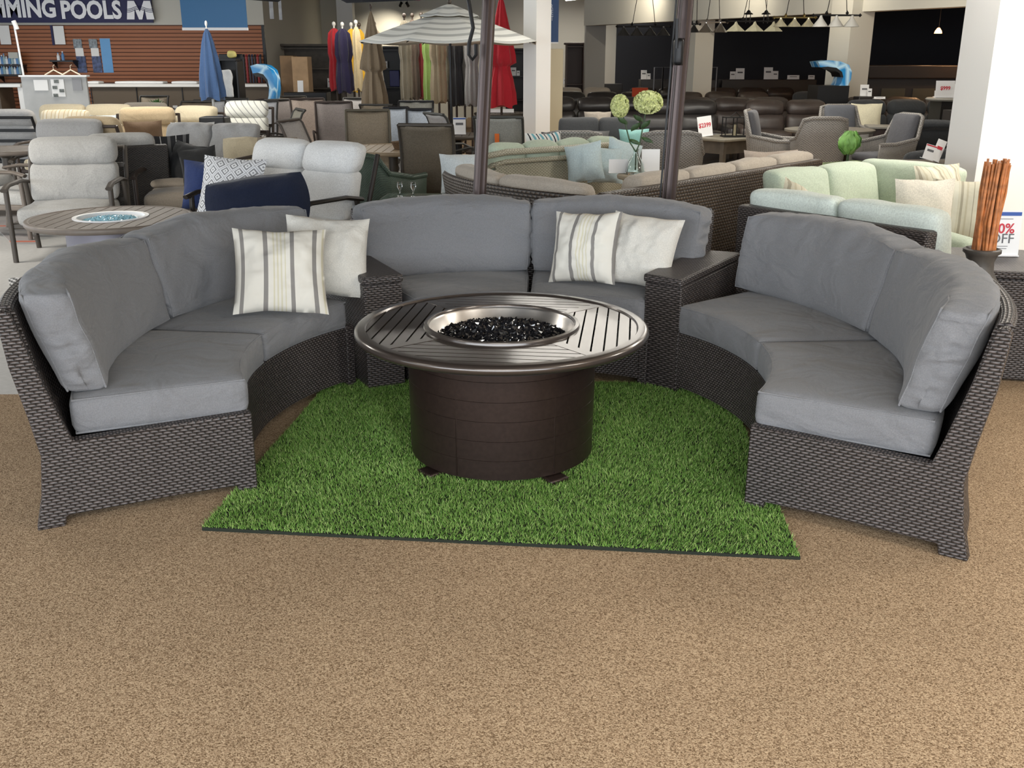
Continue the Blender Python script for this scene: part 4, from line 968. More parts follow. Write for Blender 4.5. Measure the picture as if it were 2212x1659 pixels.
def slat_round_table(loc, r, z, label, topm, basem, bowl=None, rz=0):
    t = thing('round_fire_table' if bowl else 'round_dining_table', label, 'table', loc, R(rz))
    m = MB(); m.lathe([(r-.05, z-.05), (r-.01, z-.045), (r, z-.03), (r, z-.012), (r-.008, z-.003), (r-.03, z-.001), (r-.04, z-.006), (r-.05, z-.02)], n=64, loop=True); m.build('rim', topm, t, smooth=60)
    ri = r*.40 if bowl else 0; m = MB(); x = -r+.04; p = .088
    while x < r-.05:
        x1 = min(x+p-.008, r-.03); ys = []
        K = 5; xs = [x+(x1-x)*i/K for i in range(K+1)]
        yo = [math.sqrt(max(0, (r-.035)**2-q*q)) for q in xs]; yi = [math.sqrt(max(0, ri*ri-q*q)) if bowl else 0 for q in xs]
        if max(yi) > 0:
            for s in (-1, 1):
                P = [(q, s*o) for q, o in zip(xs, yo)]+[(q, s*max(i, .001)) for q, i in reversed(list(zip(xs, yi)))]
                if s > 0: P.reverse()
                m.prism(P, z-.022, z-.006)
        else: m.prism([(q, -o) for q, o in zip(xs, yo)]+[(q, o) for q, o in reversed(list(zip(xs, yo)))], z-.022, z-.006)
        x += p
    m.build('slats', topm, t, smooth=30)
    if bowl:
        m = MB(); m.lathe([(0, z-.08), (ri*.8, z-.075), (ri*.97, z-.02), (ri, z), (ri+.03, z+.002), (ri+.03, z-.006), (ri, z-.012), (ri*.95, z-.09), (0, z-.095)], n=48); m.build('fire_bowl', plain('white_enamel', (.8, .8, .8), .3), t, smooth=60)
        rg = random.Random(4); g = MB()
        for i in range(420):
            a = rg.random()*2*PI; rr = ri*.85*math.sqrt(rg.random()); s_ = rg.uniform(.012, .022)
            g.M = Matrix.Translation((rr*math.cos(a), rr*math.sin(a), z-.045+.035*(1-(rr/ri)**2))) @ Matrix.Rotation(rg.random()*6, 4, (rg.random(), rg.random(), .3))
            g.add([(s_, 0, 0), (0, s_, 0), (-s_, 0, 0), (0, -s_, 0), (0, 0, s_*.7), (0, 0, -s_*.7)], [(0, 1, 4), (1, 2, 4), (2, 3, 4), (3, 0, 4), (1, 0, 5), (2, 1, 5), (3, 2, 5), (0, 3, 5)])
        o = g.build('fire_glass', plain('ice_blue_glass', (.35, .6, .7), .1, spec=.8), t, smooth=0); o['kind'] = 'stuff'
        m = MB(); m.lathe([(r*.60, .0), (r*.60, .03), (r*.55, .05), (r*.55, z-.06), (r*.62, z-.04)], n=48); m.build('pedestal', basem, t, smooth=60)
    else:
        m = MB(); m.lathe([(.30, 0), (.30, .02), (.07, .06), (.05, .2), (.05, z-.1), (.2, z-.03)], n=24); m.build('pedestal', basem, t, smooth=60)
    return t
# ================================================================ DISPLAY FURNITURE, LEFT
lg = fab('light_grey_fabric', (.40, .39, .37), wr=.45); wh = fab('white_fabric', (.66, .66, .65), wr=.45); mg = fab('mid_grey_fabric', (.36, .355, .35), wr=.5)
tan = fab('tan_fabric', (.52, .40, .25), wr=.4); tanp = fab('pale_tan_fabric', (.60, .52, .37), wr=.4); taupe = fab('taupe_fabric', (.30, .25, .195), wr=.4); taupe_l = fab('light_taupe_fabric', (.40, .35, .29), wr=.4)
navyf = fab('navy_fabric', (.011, .016, .036)); blackf = fab('black_fabric', (.02, .02, .02)); denim = fab('dark_blue_fabric', (.02, .035, .11)); ice = fab('pale_blue_fabric', (.50, .60, .62)); mint = fab('pale_green_fabric', (.46, .53, .42), wr=.3)
mintw = fab('white_green_fabric', (.62, .68, .62)); charf = fab('charcoal_fabric', (.035, .038, .042), wr=.5); slate = fab('slate_fabric', (.10, .10, .11))
brown_m = plain('umber_metal', (.075, .062, .05), .5, metal=.2); lath = plain('black_leather', (.022, .019, .018), .38, nz=.2, nscale=8, bump=.3); lath2 = plain('dark_brown_leather', (.045, .033, .028), .42, nz=.2, nscale=8, bump=.3)
greige = plain('greige_slats', (.17, .14, .115), .5, nz=.12, nscale=10)
slat_round_table((-2.95, 7.24, 0), .59, .53, 'round grey-brown slatted fire table with pale blue glass, left of the big sofas', greige, plain('lilac_grey_metal', (.20, .19, .22), .5, metal=.3), bowl=True, rz=R(35))
m = MB(); m.lathe([(.17, 0), (.19, .01), (.19, .05), (.165, .055), (.15, .02)], n=32, loop=True); q = gz(135, 590, 0); tag(m.build('umbrella_base', black_metal, loc=(q[0], q[1], 0), smooth=60), 'dark round umbrella base ring on the grey floor behind the left sofa', 'base')
def at_top(px, py, z): return gz(px, py, z)
def P(px, d, z=.6): return (xa(px, d, z), d, 0)
cushion_seat(P(148, 8.6), 10, 1, .74, brown_m, lg, 'light grey high-back lounge chair with a head roll, behind the left fire table', h=.96, name='lounge_chair', dep=.66)
cushion_seat(P(262, 9.9), 205, 1, .62, wicker_dark2, lg, 'lounge chair with black wicker back seen from behind, right of the light grey high-back chair', h=.95, arms='box', name='lounge_chair')
cushion_seat(P(136, 11.0), 5, 1, .72, brown_m, mg, 'grey cushioned lounge chair behind the light grey high-back chair', h=.98, name='lounge_chair')
stripe_tan = striped('beige_stripe', (.62, .55, .42), [(.1, (.48, .36, .2)), (.16, (.62, .55, .42)), (.4, (.50, .42, .28)), (.5, (.66, .6, .48)), (.7, (.48, .36, .2)), (.76, (.62, .55, .42))], .16, axis=0, coord='Object')
cushion_seat(P(122, 12.8), 0, 1, .62, metal_brown, stripe_tan, 'beige striped high-back chair in the left background', h=1.0, roll=False, name='lounge_chair')
cushion_seat(P(10, 14.0), 180, 2, .62, black_metal, mg, 'grey cushioned loveseat with black slatted back seen from behind at the left edge', cat='loveseat', h=.98, roll=True, name='cushioned_loveseat')
cushion_seat(P(243, 11.9), 172, 1, .66, metal_brown, tan, 'tan lounge chair with dark metal back facing away in the left background', h=1.0, roll=True, name='lounge_chair')
cushion_seat(P(320, 13.0), 15, 1, .70, metal_brown, tan, 'tan lounge chair facing the front with a brown pillow on it', h=1.02, roll=True, name='lounge_chair')
cushion_seat(P(392, 14.3), -25, 1, .72, metal_brown, tanp, 'pale tan lounge chair behind the grey tufted loveseat', h=.98, roll=True, name='lounge_chair')
cushion_seat(P(302, 16.4), 0, 1, .74, metal_brown, taupe_l, 'light taupe lounge chair below the dark counter, behind the tan chairs', h=.94, roll=True, name='lounge_chair')
cushion_seat(P(170, 14.8), 0, 2, .68, metal_brown, tanp, 'pale tan loveseat in front of the grey display panel', cat='loveseat', name='cushioned_loveseat', h=.98)
pillow('pale yellow square pillow on the pale tan loveseat, left one', (*P(160, 14.4)[:2], .47), .44, 0, R(-15), fab('pale_yellow_fabric', (.62, .55, .38)), seed=11, group=None)
pillow('pale yellow rectangular pillow on the pale tan loveseat, near its right arm', (*P(220, 14.4)[:2], .50), .46, R(8), R(-15), fab('pale_yellow_fabric', (.62, .55, .38)), seed=12, h=.38)
pillow('white throw pillow beside the pale blue one', (*P(182, 12.9)[:2], .48), .38, R(20), R(-10), wh, seed=13)
pillow('dark grey throw pillow left of the tan lounge chair', (*P(196, 12.5)[:2], .46), .40, R(25), R(-15), slate, seed=14)
pillow('round-topped pale blue pillow in the left background', (*P(224, 13.4)[:2], .5), .46, R(0), R(-20), ice, seed=15, t=.22)
pillow('brown square pillow on the tan lounge chair', (*P(315, 12.5)[:2], .46), .46, R(28), R(-15), fab('brown_fabric', (.18, .115, .07)), seed=16)
q = P(14, 11.0); slat_round_table((q[0], q[1], 0), .48, .70, 'round grey patio table at the left edge', greige, brown_m)
# tufted loveseat and its pillows
cushion_seat(P(430, 10.9), -14, 2, .56, metal_brown, mg, 'grey tufted loveseat with black pillows in the left background', cat='loveseat', name='cushioned_loveseat', h=.95, roll=False, tuft=True)
bs = striped('black_stripe', (.02, .02, .022), [(.32, (.5, .5, .48)), (.36, (.02, .02, .022)), (.78, (.10, .10, .10)), (.98, (.02, .02, .022))], .15)
pillow('black pillow with thin white stripes on the grey tufted loveseat', (*P(362, 9.9)[:2], .46), .48, R(20), R(-15), bs, seed=17)
pillow('black throw pillow in the middle of the grey tufted loveseat', (*P(402, 9.8)[:2], .46), .40, R(-20), R(-25), blackf, seed=18, roll=R(10))
pillow('small black throw pillow right on the grey tufted loveseat', (*P(432, 9.65)[:2], .46), .36, R(10), R(-20), blackf, seed=19, roll=R(-8))
cushion_seat(P(388, 9.5, .4), 10, 1, .58, metal_brown, taupe, 'taupe ottoman cushion seat in front of the grey tufted loveseat', cat='ottoman', name='ottoman', h=.52, roll=False, slats=False)
# white patterned chair
zig = None
def zigmat():
    m, nt, N, L, b = _mat('white_dash_pattern'); tc = N.new('ShaderNodeTexCoord'); mp = N.new('ShaderNodeMapping'); mp.inputs['Rotation'].default_value = (0, R(40), 0); L.new(tc.outputs['Object'], mp.inputs[0])
    wv = N.new('ShaderNodeTexWave'); wv.inputs['Scale'].default_value = 4.5; wv.inputs['Distortion'].default_value = 0; L.new(mp.outputs[0], wv.inputs['Vector'])
    r = N.new('ShaderNodeValToRGB'); r.color_ramp.elements[0].color = (.30, .30, .29, 1); r.color_ramp.elements[0].position = .03; r.color_ramp.elements[1].position = .09; r.color_ramp.elements[1].color = (.70, .70, .64, 1)
    L.new(wv.outputs['Fac'], r.inputs['Fac']); L.new(r.outputs['Color'], b.inputs['Base Color']); b.inputs['Roughness'].default_value = .9; return m
cushion_seat(P(523, 14.2), 0, 1, .62, metal_brown, zigmat(), 'white high-back chair with a dashed grey pattern', h=1.05, name='lounge_chair')
# big white rocker loveseat
cushion_seat(P(602, 7.75), -33, 2, .57, plain('dark_umber_metal', (.022, .017, .014), .4, metal=.3), wh, 'large white loveseat with two head rolls and dark metal frame, left of the middle sofa', cat='loveseat', name='cushioned_loveseat', h=1.0, roll=True, dep=.7, slats=False)
geo = None
def geomat():
    m, nt, N, L, b = _mat('white_diamond_pattern'); tc = N.new('ShaderNodeTexCoord'); mp = N.new('ShaderNodeMapping'); mp.inputs['Rotation'].default_value = (0, 0, R(45)); mp.inputs['Scale'].default_value = (13, 13, 13); L.new(tc.outputs['UV'], mp.inputs[0])
    vo = N.new('ShaderNodeVectorMath'); vo.operation = 'FRACTION'; L.new(mp.outputs[0], vo.inputs[0]); sb = N.new('ShaderNodeVectorMath'); sb.operation = 'SUBTRACT'; sb.inputs[1].default_value = (.5, .5, 0); L.new(vo.outputs[0], sb.inputs[0])
    ab = N.new('ShaderNodeVectorMath'); ab.operation = 'ABSOLUTE'; L.new(sb.outputs[0], ab.inputs[0]); sp = N.new('ShaderNodeSeparateXYZ'); L.new(ab.outputs[0], sp.inputs[0]); mx = N.new('ShaderNodeMath'); mx.operation = 'MAXIMUM'; L.new(sp.outputs[0], mx.inputs[0]); L.new(sp.outputs[1], mx.inputs[1])
    r = N.new('ShaderNodeValToRGB'); r.color_ramp.interpolation = 'CONSTANT'; e = r.color_ramp.elements; e[0].color = (.27, .27, .28, 1); e[1].position = .08; e[1].color = (.72, .72, .72, 1)
    for p, c in ((.22, .22), (.34, .72), (.45, .45)): q = e.new(p); q.color = (c, c, c*1.02, 1)
    L.new(mx.outputs[0], r.inputs['Fac']); L.new(r.outputs['Color'], b.inputs['Base Color']); b.inputs['Roughness'].default_value = .9; return m
pillow('dark blue square pillow left of the diamond-patterned pillow', (*gz(447, 452, .47), .47), .40, R(-15), R(-15), denim, seed=21)
pillow('white pillow with grey diamond pattern on the white loveseat', (*gz(505, 480, .47), .47), .50, R(-10), R(-24), geomat(), seed=22, roll=R(3))
pillow('navy lumbar pillow in front on the white loveseat', (*gz(562, 496, .47), .47), .66, R(10), R(-14), navyf, seed=23, h=.33, t=.24, pinch=-.10, roll=R(-7))
pillow('black pillow corner behind the diamond-patterned pillow', (*gz(530, 452, .47), .47), .38, R(-30), R(-20), blackf, seed=24)
# framed board
t = thing('framed_board', 'tan framed board with a white centre, leaning behind the white loveseat', 'board', (*P(587, 10.3)[:2], .42), R(-4))
m = MB(); fr_ = plain('weathered_tan_wood', (.21, .17, .125), .7, nz=.2, nscale=12); W = .42; Hh = .50
for c_, d_ in (((0, 0, Hh-.04), (W, .03, .08)), ((0, 0, .04), (W, .03, .08)), ((-W/2+.04, 0, Hh/2), (.08, .03, Hh-.16)), ((W/2-.04, 0, Hh/2), (.08, .03, Hh-.16))): m.box(c_, d_)
m.v = [tuple(Matrix.Rotation(R(-32), 4, 'X') @ Vector(p)) for p in m.v]; m.build('frame', fr_, t)
m = MB(); m.box((0, .0, Hh/2), (W-.16, .012, Hh-.16), rx=0); m.v = [tuple(Matrix.Rotation(R(-32), 4, 'X') @ Vector(p)) for p in m.v]; m.build('white_panel', paper, t)
boxthing('low_cabinet', 'low grey cabinet under the leaning framed board', 'cabinet', 555, 640, 10.3, 0, .41, .5, fr_)
# floor rugs at the left
def flat_rug(pts, mat, label, z=.006):
    m = MB(); c_ = (sum(p[0] for p in pts)/len(pts), sum(p[1] for p in pts)/len(pts)); m.prism([(p[0]-c_[0], p[1]-c_[1]) for p in pts], 0, z); return tag(m.build('rug', mat, loc=(c_[0], c_[1], .001)), label, 'rug')
flat_rug([gz(-60, 463, 0), gz(55, 463, 0), gz(66, 528, 0), gz(20, 528, 0)][::-1] if False else [gz(-40, 462, 0), gz(58, 462, 0), gz(78, 528, 0), gz(27, 528, 0)], striped('red_grey_rug', (.36, .33, .32), [(.04, (.55, .16, .10)), (.12, (.36, .33, .32)), (.5, (.42, .39, .37)), (.75, (.33, .31, .30))], .9, axis=1, coord='Object'), 'grey rug with red end stripes on the floor at the left edge')
def chk():
    m, nt, N, L, b = _mat('black_white_rug'); tc = N.new('ShaderNodeTexCoord'); t = N.new('ShaderNodeTexChecker'); t.inputs['Scale'].default_value = 28; t.inputs['Color1'].default_value = (.02, .02, .02, 1); t.inputs['Color2'].default_value = (.7, .7, .7, 1)
    L.new(tc.outputs['Object'], t.inputs[0]); L.new(t.outputs[0], b.inputs['Base Color']); b.inputs['Roughness'].default_value = .9; return m
flat_rug([gz(22, 622, 0), gz(75, 628, 0), gz(90, 598, 0), gz(18, 603, 0)], chk(), 'black and white patterned rug corner on the floor behind the left sofa')
t = cushion_seat(P(18, 9.6), 80, 1, .55, greige, lg, 'grey wooden armchair with pale cushion cut off by the left edge', h=.60, roll=False, slats=False, name='cushioned_armchair')
price = lambda *a, **k: put_sign(*a, **k)
# ================================================================ DINING AREA, MIDDLE
S = {'tan': (.24, .195, .14), 'dk': (.13, .105, .075), 'lil': (.23, .20, .19), 'pink': (.42, .34, .29), 'ol': (.16, .15, .12), 'wb': (.52, .58, .66), 'gg': (.30, .30, .27), 'wht': (.50, .51, .54), 'lt': (.36, .34, .33)}
t_ = slat_round_table((*P(850, 10.9)[:2], 0), .62, .72, 'round tan dining table with sling chairs in the middle background', plain('tan_tabletop', (.30, .23, .15), .5, nz=.1, nscale=10), brown_m)
sling_chair(P(797, 11.9), 8, S['tan'], (.10, .085, .06), 'tan sling chair facing front at the round tan table', fname='bronze2', h=1.04)
sling_chair(P(935, 9.75), 176, S['dk'], (.06, .05, .04), 'dark brown sling chair seen from behind at the round tan table', fname='dkbr', h=1.05, w=.5)
sling_chair(P(726, 14.3), 12, S['lil'], (.05, .035, .03), 'grey-mauve sling chair behind the tan chair, left', fname='dk', h=1.04)
sling_chair(P(676, 15.3), 20, S['pink'], (.05, .035, .03), 'pinkish beige sling chair left of the grey-mauve one', fname='dk', h=1.05)
sling_chair(P(700, 11.2), 75, S['lt'], (.07, .055, .045), 'pale sling chair in profile left of the tan chair', fname='dk3', h=.98)
sling_chair(P(1085, 11.6), 174, S['gg'], (.05, .05, .045), 'grey-green sling chair with an orange tag on its back', fname='dk4', h=1.02, w=.54, tagcol=(.75, .16, .02))
sling_chair(P(1006, 11.9), 120, S['lt'], (.05, .05, .045), 'grey sling chair in profile just left of the orange-tagged chair', fname='dk4', h=1.03)
for (px, d, rz, c, lab) in ((862, 13.5, 10, 'wb', 'left of two pale blue sling chairs with black frames'), (908, 13.0, 5, 'wb', 'right of two pale blue sling chairs with black frames'), (895, 15.6, 0, 'gg', 'grey sling chair behind the two pale blue ones')):
    sling_chair(P(px, d), rz, S[c], (.015, .015, .018), lab, fname='blk', h=1.0, w=.34 if c == 'wb' else .54)
for (px, d, rz, c, lab) in ((447, 16.5, 5, 'wht', 'white sling chair under the blue umbrella'), (494, 17.2, 0, 'wht', 'white sling chair behind the patterned white chair, left'), (553, 16.2, -5, 'wht', 'white sling chair right of the patterned white chair'), (588, 13.6, -65, 'ol', 'olive-brown sling chair in profile right of the patterned white chair'), (322, 18.5, 0, 'tan', 'beige sling chair in front of the dark counter'), (415, 16.0, 0, 'dk', 'dark grey low chair left of the white sling chair'), (640, 18.4, 20, 'dk', 'dark sling chair in front of the wooden crates'), (630, 16.9, 40, 'lil', 'mauve sling chair in the row behind the olive-brown one'), (768, 17.5, 0, 'lt', 'pale sling chair under the yellow umbrella'), (832, 15.6, 170, 'tan', 'tan wooden-topped chair below the taupe umbrella')):
    sling_chair(P(px, d), rz, S[c], (.03, .028, .025), lab, fname='dk5', h=.98)
m = MB(); x, y, _ = P(660, 12.4); m.box((0, 0, .60), (1.0, .5, .04)); t = tag(m.build('side_table', black_metal, loc=(x, y, 0), bevel=.008), 'small black side table between the white patterned chair and the sling chairs', 'table')
for sx in (-1, 1):
    for sy in (-1, 1): m = MB(); m.tube([(sx*.42, sy*.2, .58), (sx*.46, sy*.22, 0)], .018, 6); m.build('leg', black_metal, t)
put_sign(905, 220, 931, 237, 17.1, 'white price sign on the table right of the tan sling chair', on=.72); put_sign(978, 238, 1006, 275, 12.8, 'tall white price sign left of the bronze pole', band=bluep, on=.72); put_sign(876, 258, 890, 298, 11.2, 'white sign standing on the round tan table behind the brown sling chair', band=bluep, on=.72)
slat_round_table((*P(880, 17.1)[:2], 0), .62, .72, 'dark round dining table below the closed umbrellas', brown_m, black_metal); slat_round_table((*P(990, 12.9)[:2], 0), .42, .72, 'added dark round table carrying a tall white price sign left of the bronze pole', brown_m, black_metal); slat_round_table((*P(1084, 18.3)[:2], 0), .5, .72, 'dark round table added under the long low sign, behind the orange-tagged chair', brown_m, black_metal)  # second and third tables are added to carry their signs
put_sign(1058, 222, 1110, 230, 18.2, 'long low white sign above the orange-tagged chair', lines=False, on=.72)
# green wicker chair and table, ivory arm
gw = wicker('green_wicker', (.11, .16, .12), (.07, .11, .085), (.02, .03, .02), bw=.02, rh=.012, dist=.003); iw = wicker('ivory_wicker', (.52, .49, .38), (.44, .41, .31), (.16, .15, .10), bw=.03, rh=.012, dist=.003); gyw = wicker('grey_wicker', (.36, .34, .31), (.26, .245, .225), (.08, .075, .07), bw=.035, rh=.014, dist=.003)
wicker_chair(P(812, 9.1), 150, gw, mint, 'dark green wicker chair behind the middle sofa', h=.84, w=.66, cush=False)
x, y, _ = P(896, 8.0); t = thing('side_table', 'green wicker side table with glass top and small glasses', 'table', (x, y, 0), R(-3))
m = MB(); m.box((0, 0, .28), (.46, .42, .52)); m.build('body', gw, t, bevel=.02, smooth=30)
m = MB(); m.tube([(-.26, -.24, .545), (.26, -.24, .545), (.26, .24, .545), (-.26, .24, .545)], .022, 8, loop=True); m.build('rolled_edge', gw, t)
m = MB(); m.box((0, 0, .566), (.50, .46, .008)); m.build('glass_top', plain('green_glass', (.13, .18, .15), .08, spec=.8), t)
for k, dx in enumerate((-.06, .05)):
    m = MB(); m.lathe([(.0, 0), (.02, 0), (.018, .01), (.006, .02), (.006, .05), (.024, .08), (.02, .12)], n=12); tag(m.build('drinking_glass', glassy('clear_glass'), loc=(x-.06+dx, y-.02*k, .572), smooth=60), ('left' if k == 0 else 'right')+' small glass on the green wicker side table', 'glass')
m = MB(); m.rbox((.22, .5, .5), .08, (4, 6, 5), c=(0, 0, .26)); x, y, _ = P(962, 8.35); o = m.build('wicker_ottoman', iw, loc=(x, y, 0), smooth=60); tag(o, 'rounded ivory wicker ottoman left of the bronze pole', 'ottoman')
# ivory wicker sofa seen from behind
p0 = gz(1058, 327, .84); p1 = gz(1372, 305, .84)
t = thing('wicker_sofa', 'ivory wicker sofa seen from behind with double rolled rail', 'sofa', ((p0[0]+p1[0])/2, (p0[1]+p1[1])/2, 0), math.atan2(p1[1]-p0[1], p1[0]-p0[0])); L_ = math.dist(p0, p1); h2_ = L_/2
m = MB(); m.rings([[(x, -.02+.05*abs(x/h2_)**2, .06) for x in np.linspace(-h2_+.1, h2_-.1, 9)], [(x, .0+.05*abs(x/h2_)**2, .72) for x in np.linspace(-h2_+.1, h2_-.1, 9)]], closed=False, uvf=lambda i, j: (j*.16, i*.6)); o = m.build('back_panel', iw, t, smooth=50); sd = o.modifiers.new('thick', 'SOLIDIFY'); sd.thickness = .03
for z, e_, r_ in ((.82, 0, .03), (.735, .08, .024)):
    m = MB(); m.tube([(-h2_+e_-.08, .5, .42), (-h2_+e_-.06, .25, z-.16), (-h2_+e_, .07, z-.03), (-h2_+.2, .02, z), (0, -.02, z), (h2_-.2, .02, z), (h2_-e_, .07, z-.03), (h2_-e_+.06, .25, z-.16), (h2_-e_+.08, .5, .42)], r_, 8); m.build('rolled_rail', iw, t, smooth=60)
for sx in (-1, 1): m = MB(); m.box((sx*(h2_-.02), .35, .3), (.1, .6, .52)); m.build('arm_panel', iw, t, bevel=.02, smooth=30)
m = MB(); m.box((0, .38, .2), (L_-.1, .66, .3)); m.build('seat_base', iw, t, bevel=.01, smooth=30)
for k in range(4):
    w1 = (L_-.2)/4; cx = -h2_+.1+w1*(k+.5)
    m = MB(); m.rbox((w1-.01, .16, .50), .06, (8, 4, 6), c=(cx, .16, .62), puff=(.01, .03, .03), nzamp=.02, nzs=4, seed=k); m.build('back_cushion', mint, t, smooth=80)
wf = fab('white_blue_leaf_fabric', (.58, .63, .65))
pillow('white and blue pillow behind the brown wicker sectional, left of the pole', (*P(1000, 8.7)[:2], .52), .40, R(10), R(-15), wf, seed=31, h=.34)
for i, (px, d, w_, lab) in enumerate(((1262, 9.4, .36, 'pale aqua pillow on the ivory sofa, left one'), (1308, 9.5, .34, 'pale aqua pillow on the ivory sofa, middle one'), (1345, 9.6, .36, 'pale aqua pillow on the ivory sofa, beside the vase'))):
    pillow(lab, (*P(px, d)[:2], .50), w_, R(-20+20*i), R(-15), ice, seed=32+i, roll=R(-12+14*i))
# grey wicker pair and dark grey sofa
wicker_chair(P(1232, 10.9), 180, gyw, slate, 'grey wicker armchair seen from behind, left one right of the white column', h=.90, w=.62)
wicker_chair(P(1440, 10.9), 178, gyw, slate, 'grey wicker armchair seen from behind, behind the hydrangea vase', h=.90, w=.62)
run_sofa(P(1395, 13.3)[:2], P(1185, 13.3)[:2], 1, slate, fab('dark_slate_fabric', (.075, .078, .082)), 'dark grey sofa with loose pillows right of the white column', 2, h=.72, hc=.90, arms=(1, 1))
for i, (px, d, w_, h_, mt, lab) in enumerate(((1212, 12.75, .52, .3, slate, 'dark grey lumbar pillow at the left of the dark grey sofa'), (1268, 12.7, .56, .32, fab('mid_slate_fabric', (.14, .14, .14)), 'grey lumbar pillow on the dark grey sofa'), (1290, 13.26, .36, .26, taupe_l, 'light taupe pillow standing up behind the dark grey sofa'), (1370, 12.75, .4, .34, fab('aqua_fabric', (.28, .55, .52)), 'aqua pillow behind the hydrangeas'), (1420, 12.75, .42, .3, wh, 'white pillow with dark stripes behind the hydrangeas'))):
    pillow(lab, (*P(px, d)[:2], .46 if i != 2 else .725), w_, R(6*i-8), R(-12), mt, seed=40+i, h=h_)
pillow('pillow with blue, black and white vertical stripes beside the white column', (*P(1178, 10.3)[:2], .47), .46, R(35), R(-12), striped('blue_black_stripe', (.7, .7, .68), [(.15, (.03, .03, .04)), (.22, (.7, .7, .68)), (.38, (.15, .38, .45)), (.52, (.7, .7, .68)), (.66, (.03, .03, .04)), (.74, (.7, .7, .68)), (.86, (.15, .38, .45))], .2), seed=46)
# tan folding panel and tall furniture
boxthing('tall_panel', 'tall tan panel standing right of the white column', 'panel', 1187, 1217, 17, 0, 1.79, .08, plain('tan_panel', (.50, .43, .29), .6))
hw = plain('grey_brown_wood', (.085, .07, .055), .6, nz=.2, nscale=8)
def bookcase(px0, px1, d, h, mat, label, nsh=4, name='bookcase', cat='bookcase'):
    x0 = xa(px0, d, h*.7); x1 = xa(px1, d, h*.7); W = x1-x0; t = thing(name, label, cat, ((x0+x1)/2, d, 0)); D = .38
    for sx in (-1, 1): m = MB(); m.box((sx*(W/2-.02), D/2, h/2), (.04, D, h)); m.build('side_panel', mat, t)
    m = MB(); m.box((0, D-.01, h/2), (W, .02, h)); m.build('back_panel', mat, t)
    m = MB(); m.box((0, D/2, h+.015), (W+.08, D+.06, .05)); m.build('crown', mat, t, bevel=.01)
    for k in range(nsh): m = MB(); m.box((0, D/2, .06+(h-.12)*k/max(1, nsh-1)), (W-.05, D-.02, .03)); m.build('shelf', mat, t)
    return t
bookcase(600, 738, 24.5, 1.93, hw, 'tall grey-brown hutch behind the wooden crates', 5, 'hutch', 'hutch'); bookcase(816, 868, 26, 1.9, black_metal, 'black bookcase between the taupe umbrellas', 5); bookcase(1092, 1137, 26, 1.85, black_metal, 'black bookcase between the red umbrella and the white column', 4); bookcase(1222, 1262, 27, 2.0, plain('dark_red_wood', (.05, .025, .018), .5), 'dark wooden bookcase right of the tan panel', 3)
for k, (x0, x1, z0, z1, dd, lab) in enumerate(((611, 640, 0, 1.70, 22.0, 'tall tan wooden crate, left of two'), (636, 670, 0, 1.68, 21.6, 'tall pale wooden crate, right of two'))):
    m = MB(); X0 = xa(x0, dd, 1.4); X1 = xa(x1, dd, 1.4); m.box((0, 0, z1/2), (X1-X0, .45, z1)); tag(m.build('wooden_crate', plain('crate%d' % k, ((.22, .13, .06), (.36, .23, .12))[k], .6, nz=.15, nscale=6), loc=((X0+X1)/2, dd, 0), bevel=.01), lab, 'crate')
put_sign(641, 165, 655, 190, 20.6, 'white folded card leaning in front of the crates', lines=False, on=1.0); boxthing('low_cabinet', 'low black cabinet in front of the wooden crates', 'cabinet', 612, 705, 20.4, 0, 1.0, .5, black_metal); put_sign(706, 160, 720, 180, 24.65, 'white price card left of the red closed umbrella', on=.985)
boxthing('blue_box', 'dark blue box on the black bookcase shelf', 'box', 841, 862, 26.1, .97, 1.36, .2, plain('box_blue', (.03, .035, .16), .5))
put_sign(827, 131, 837, 146, 26.15, 'small white card on the black bookcase beside the blue box', on=.97+.445)
# ================================================================ CLOSED UMBRELLAS
def uf(n, c): return fab('umbrella_'+n, c, wr=.3)
ballg = plain('pale_ball', (.5, .48, .44), .5); balld = plain('dark_ball', (.05, .035, .025), .4)
Gu = None
closed_umbrella(453, 15.2, 1.07, 2.05, .17, uf('blue', (.05, .095, .20)), 'closed steel-blue umbrella in front of the service counter', polem=cw)
closed_umbrella(725, 19.4, 1.08, 2.18, .13, uf('red', (.28, .015, .02)), 'closed dark red umbrella in the umbrella row, leftmost', tiers=0, ball=ballg)
closed_umbrella(743, 19.0, 1.05, 2.16, .15, uf('navy', (.015, .012, .035)), 'closed navy umbrella right of the dark red one', tiers=0, ball=ballg)
closed_umbrella(762, 19.4, 1.05, 2.17, .12, uf('yellow', (.60, .35, .03)), 'closed yellow umbrella, left one beside the navy umbrella', tiers=0, ball=ballg)
closed_umbrella(772, 18.8, 1.1, 2.19, .075, uf('sand', (.42, .33, .19)), 'closed sand-coloured umbrella between the yellow ones', tiers=0, ball=ballg)
closed_umbrella(779, 19.6, 1.05, 2.17, .10, uf('yellow', (.60, .35, .03)), 'closed yellow umbrella, right one beside the taupe umbrella', tiers=0, ball=balld)
closed_umbrella(805, 16.2, .92, 2.33, .19, uf('taupe', (.20, .155, .105)), 'closed two-tiered taupe umbrella, tallest of the row', tiers=2)
closed_umbrella(811, 18.4, 1.05, 2.15, .12, uf('taupe2', (.15, .12, .085)), 'closed brown umbrella half hidden behind the two-tiered taupe one', tiers=0, ball=balld)
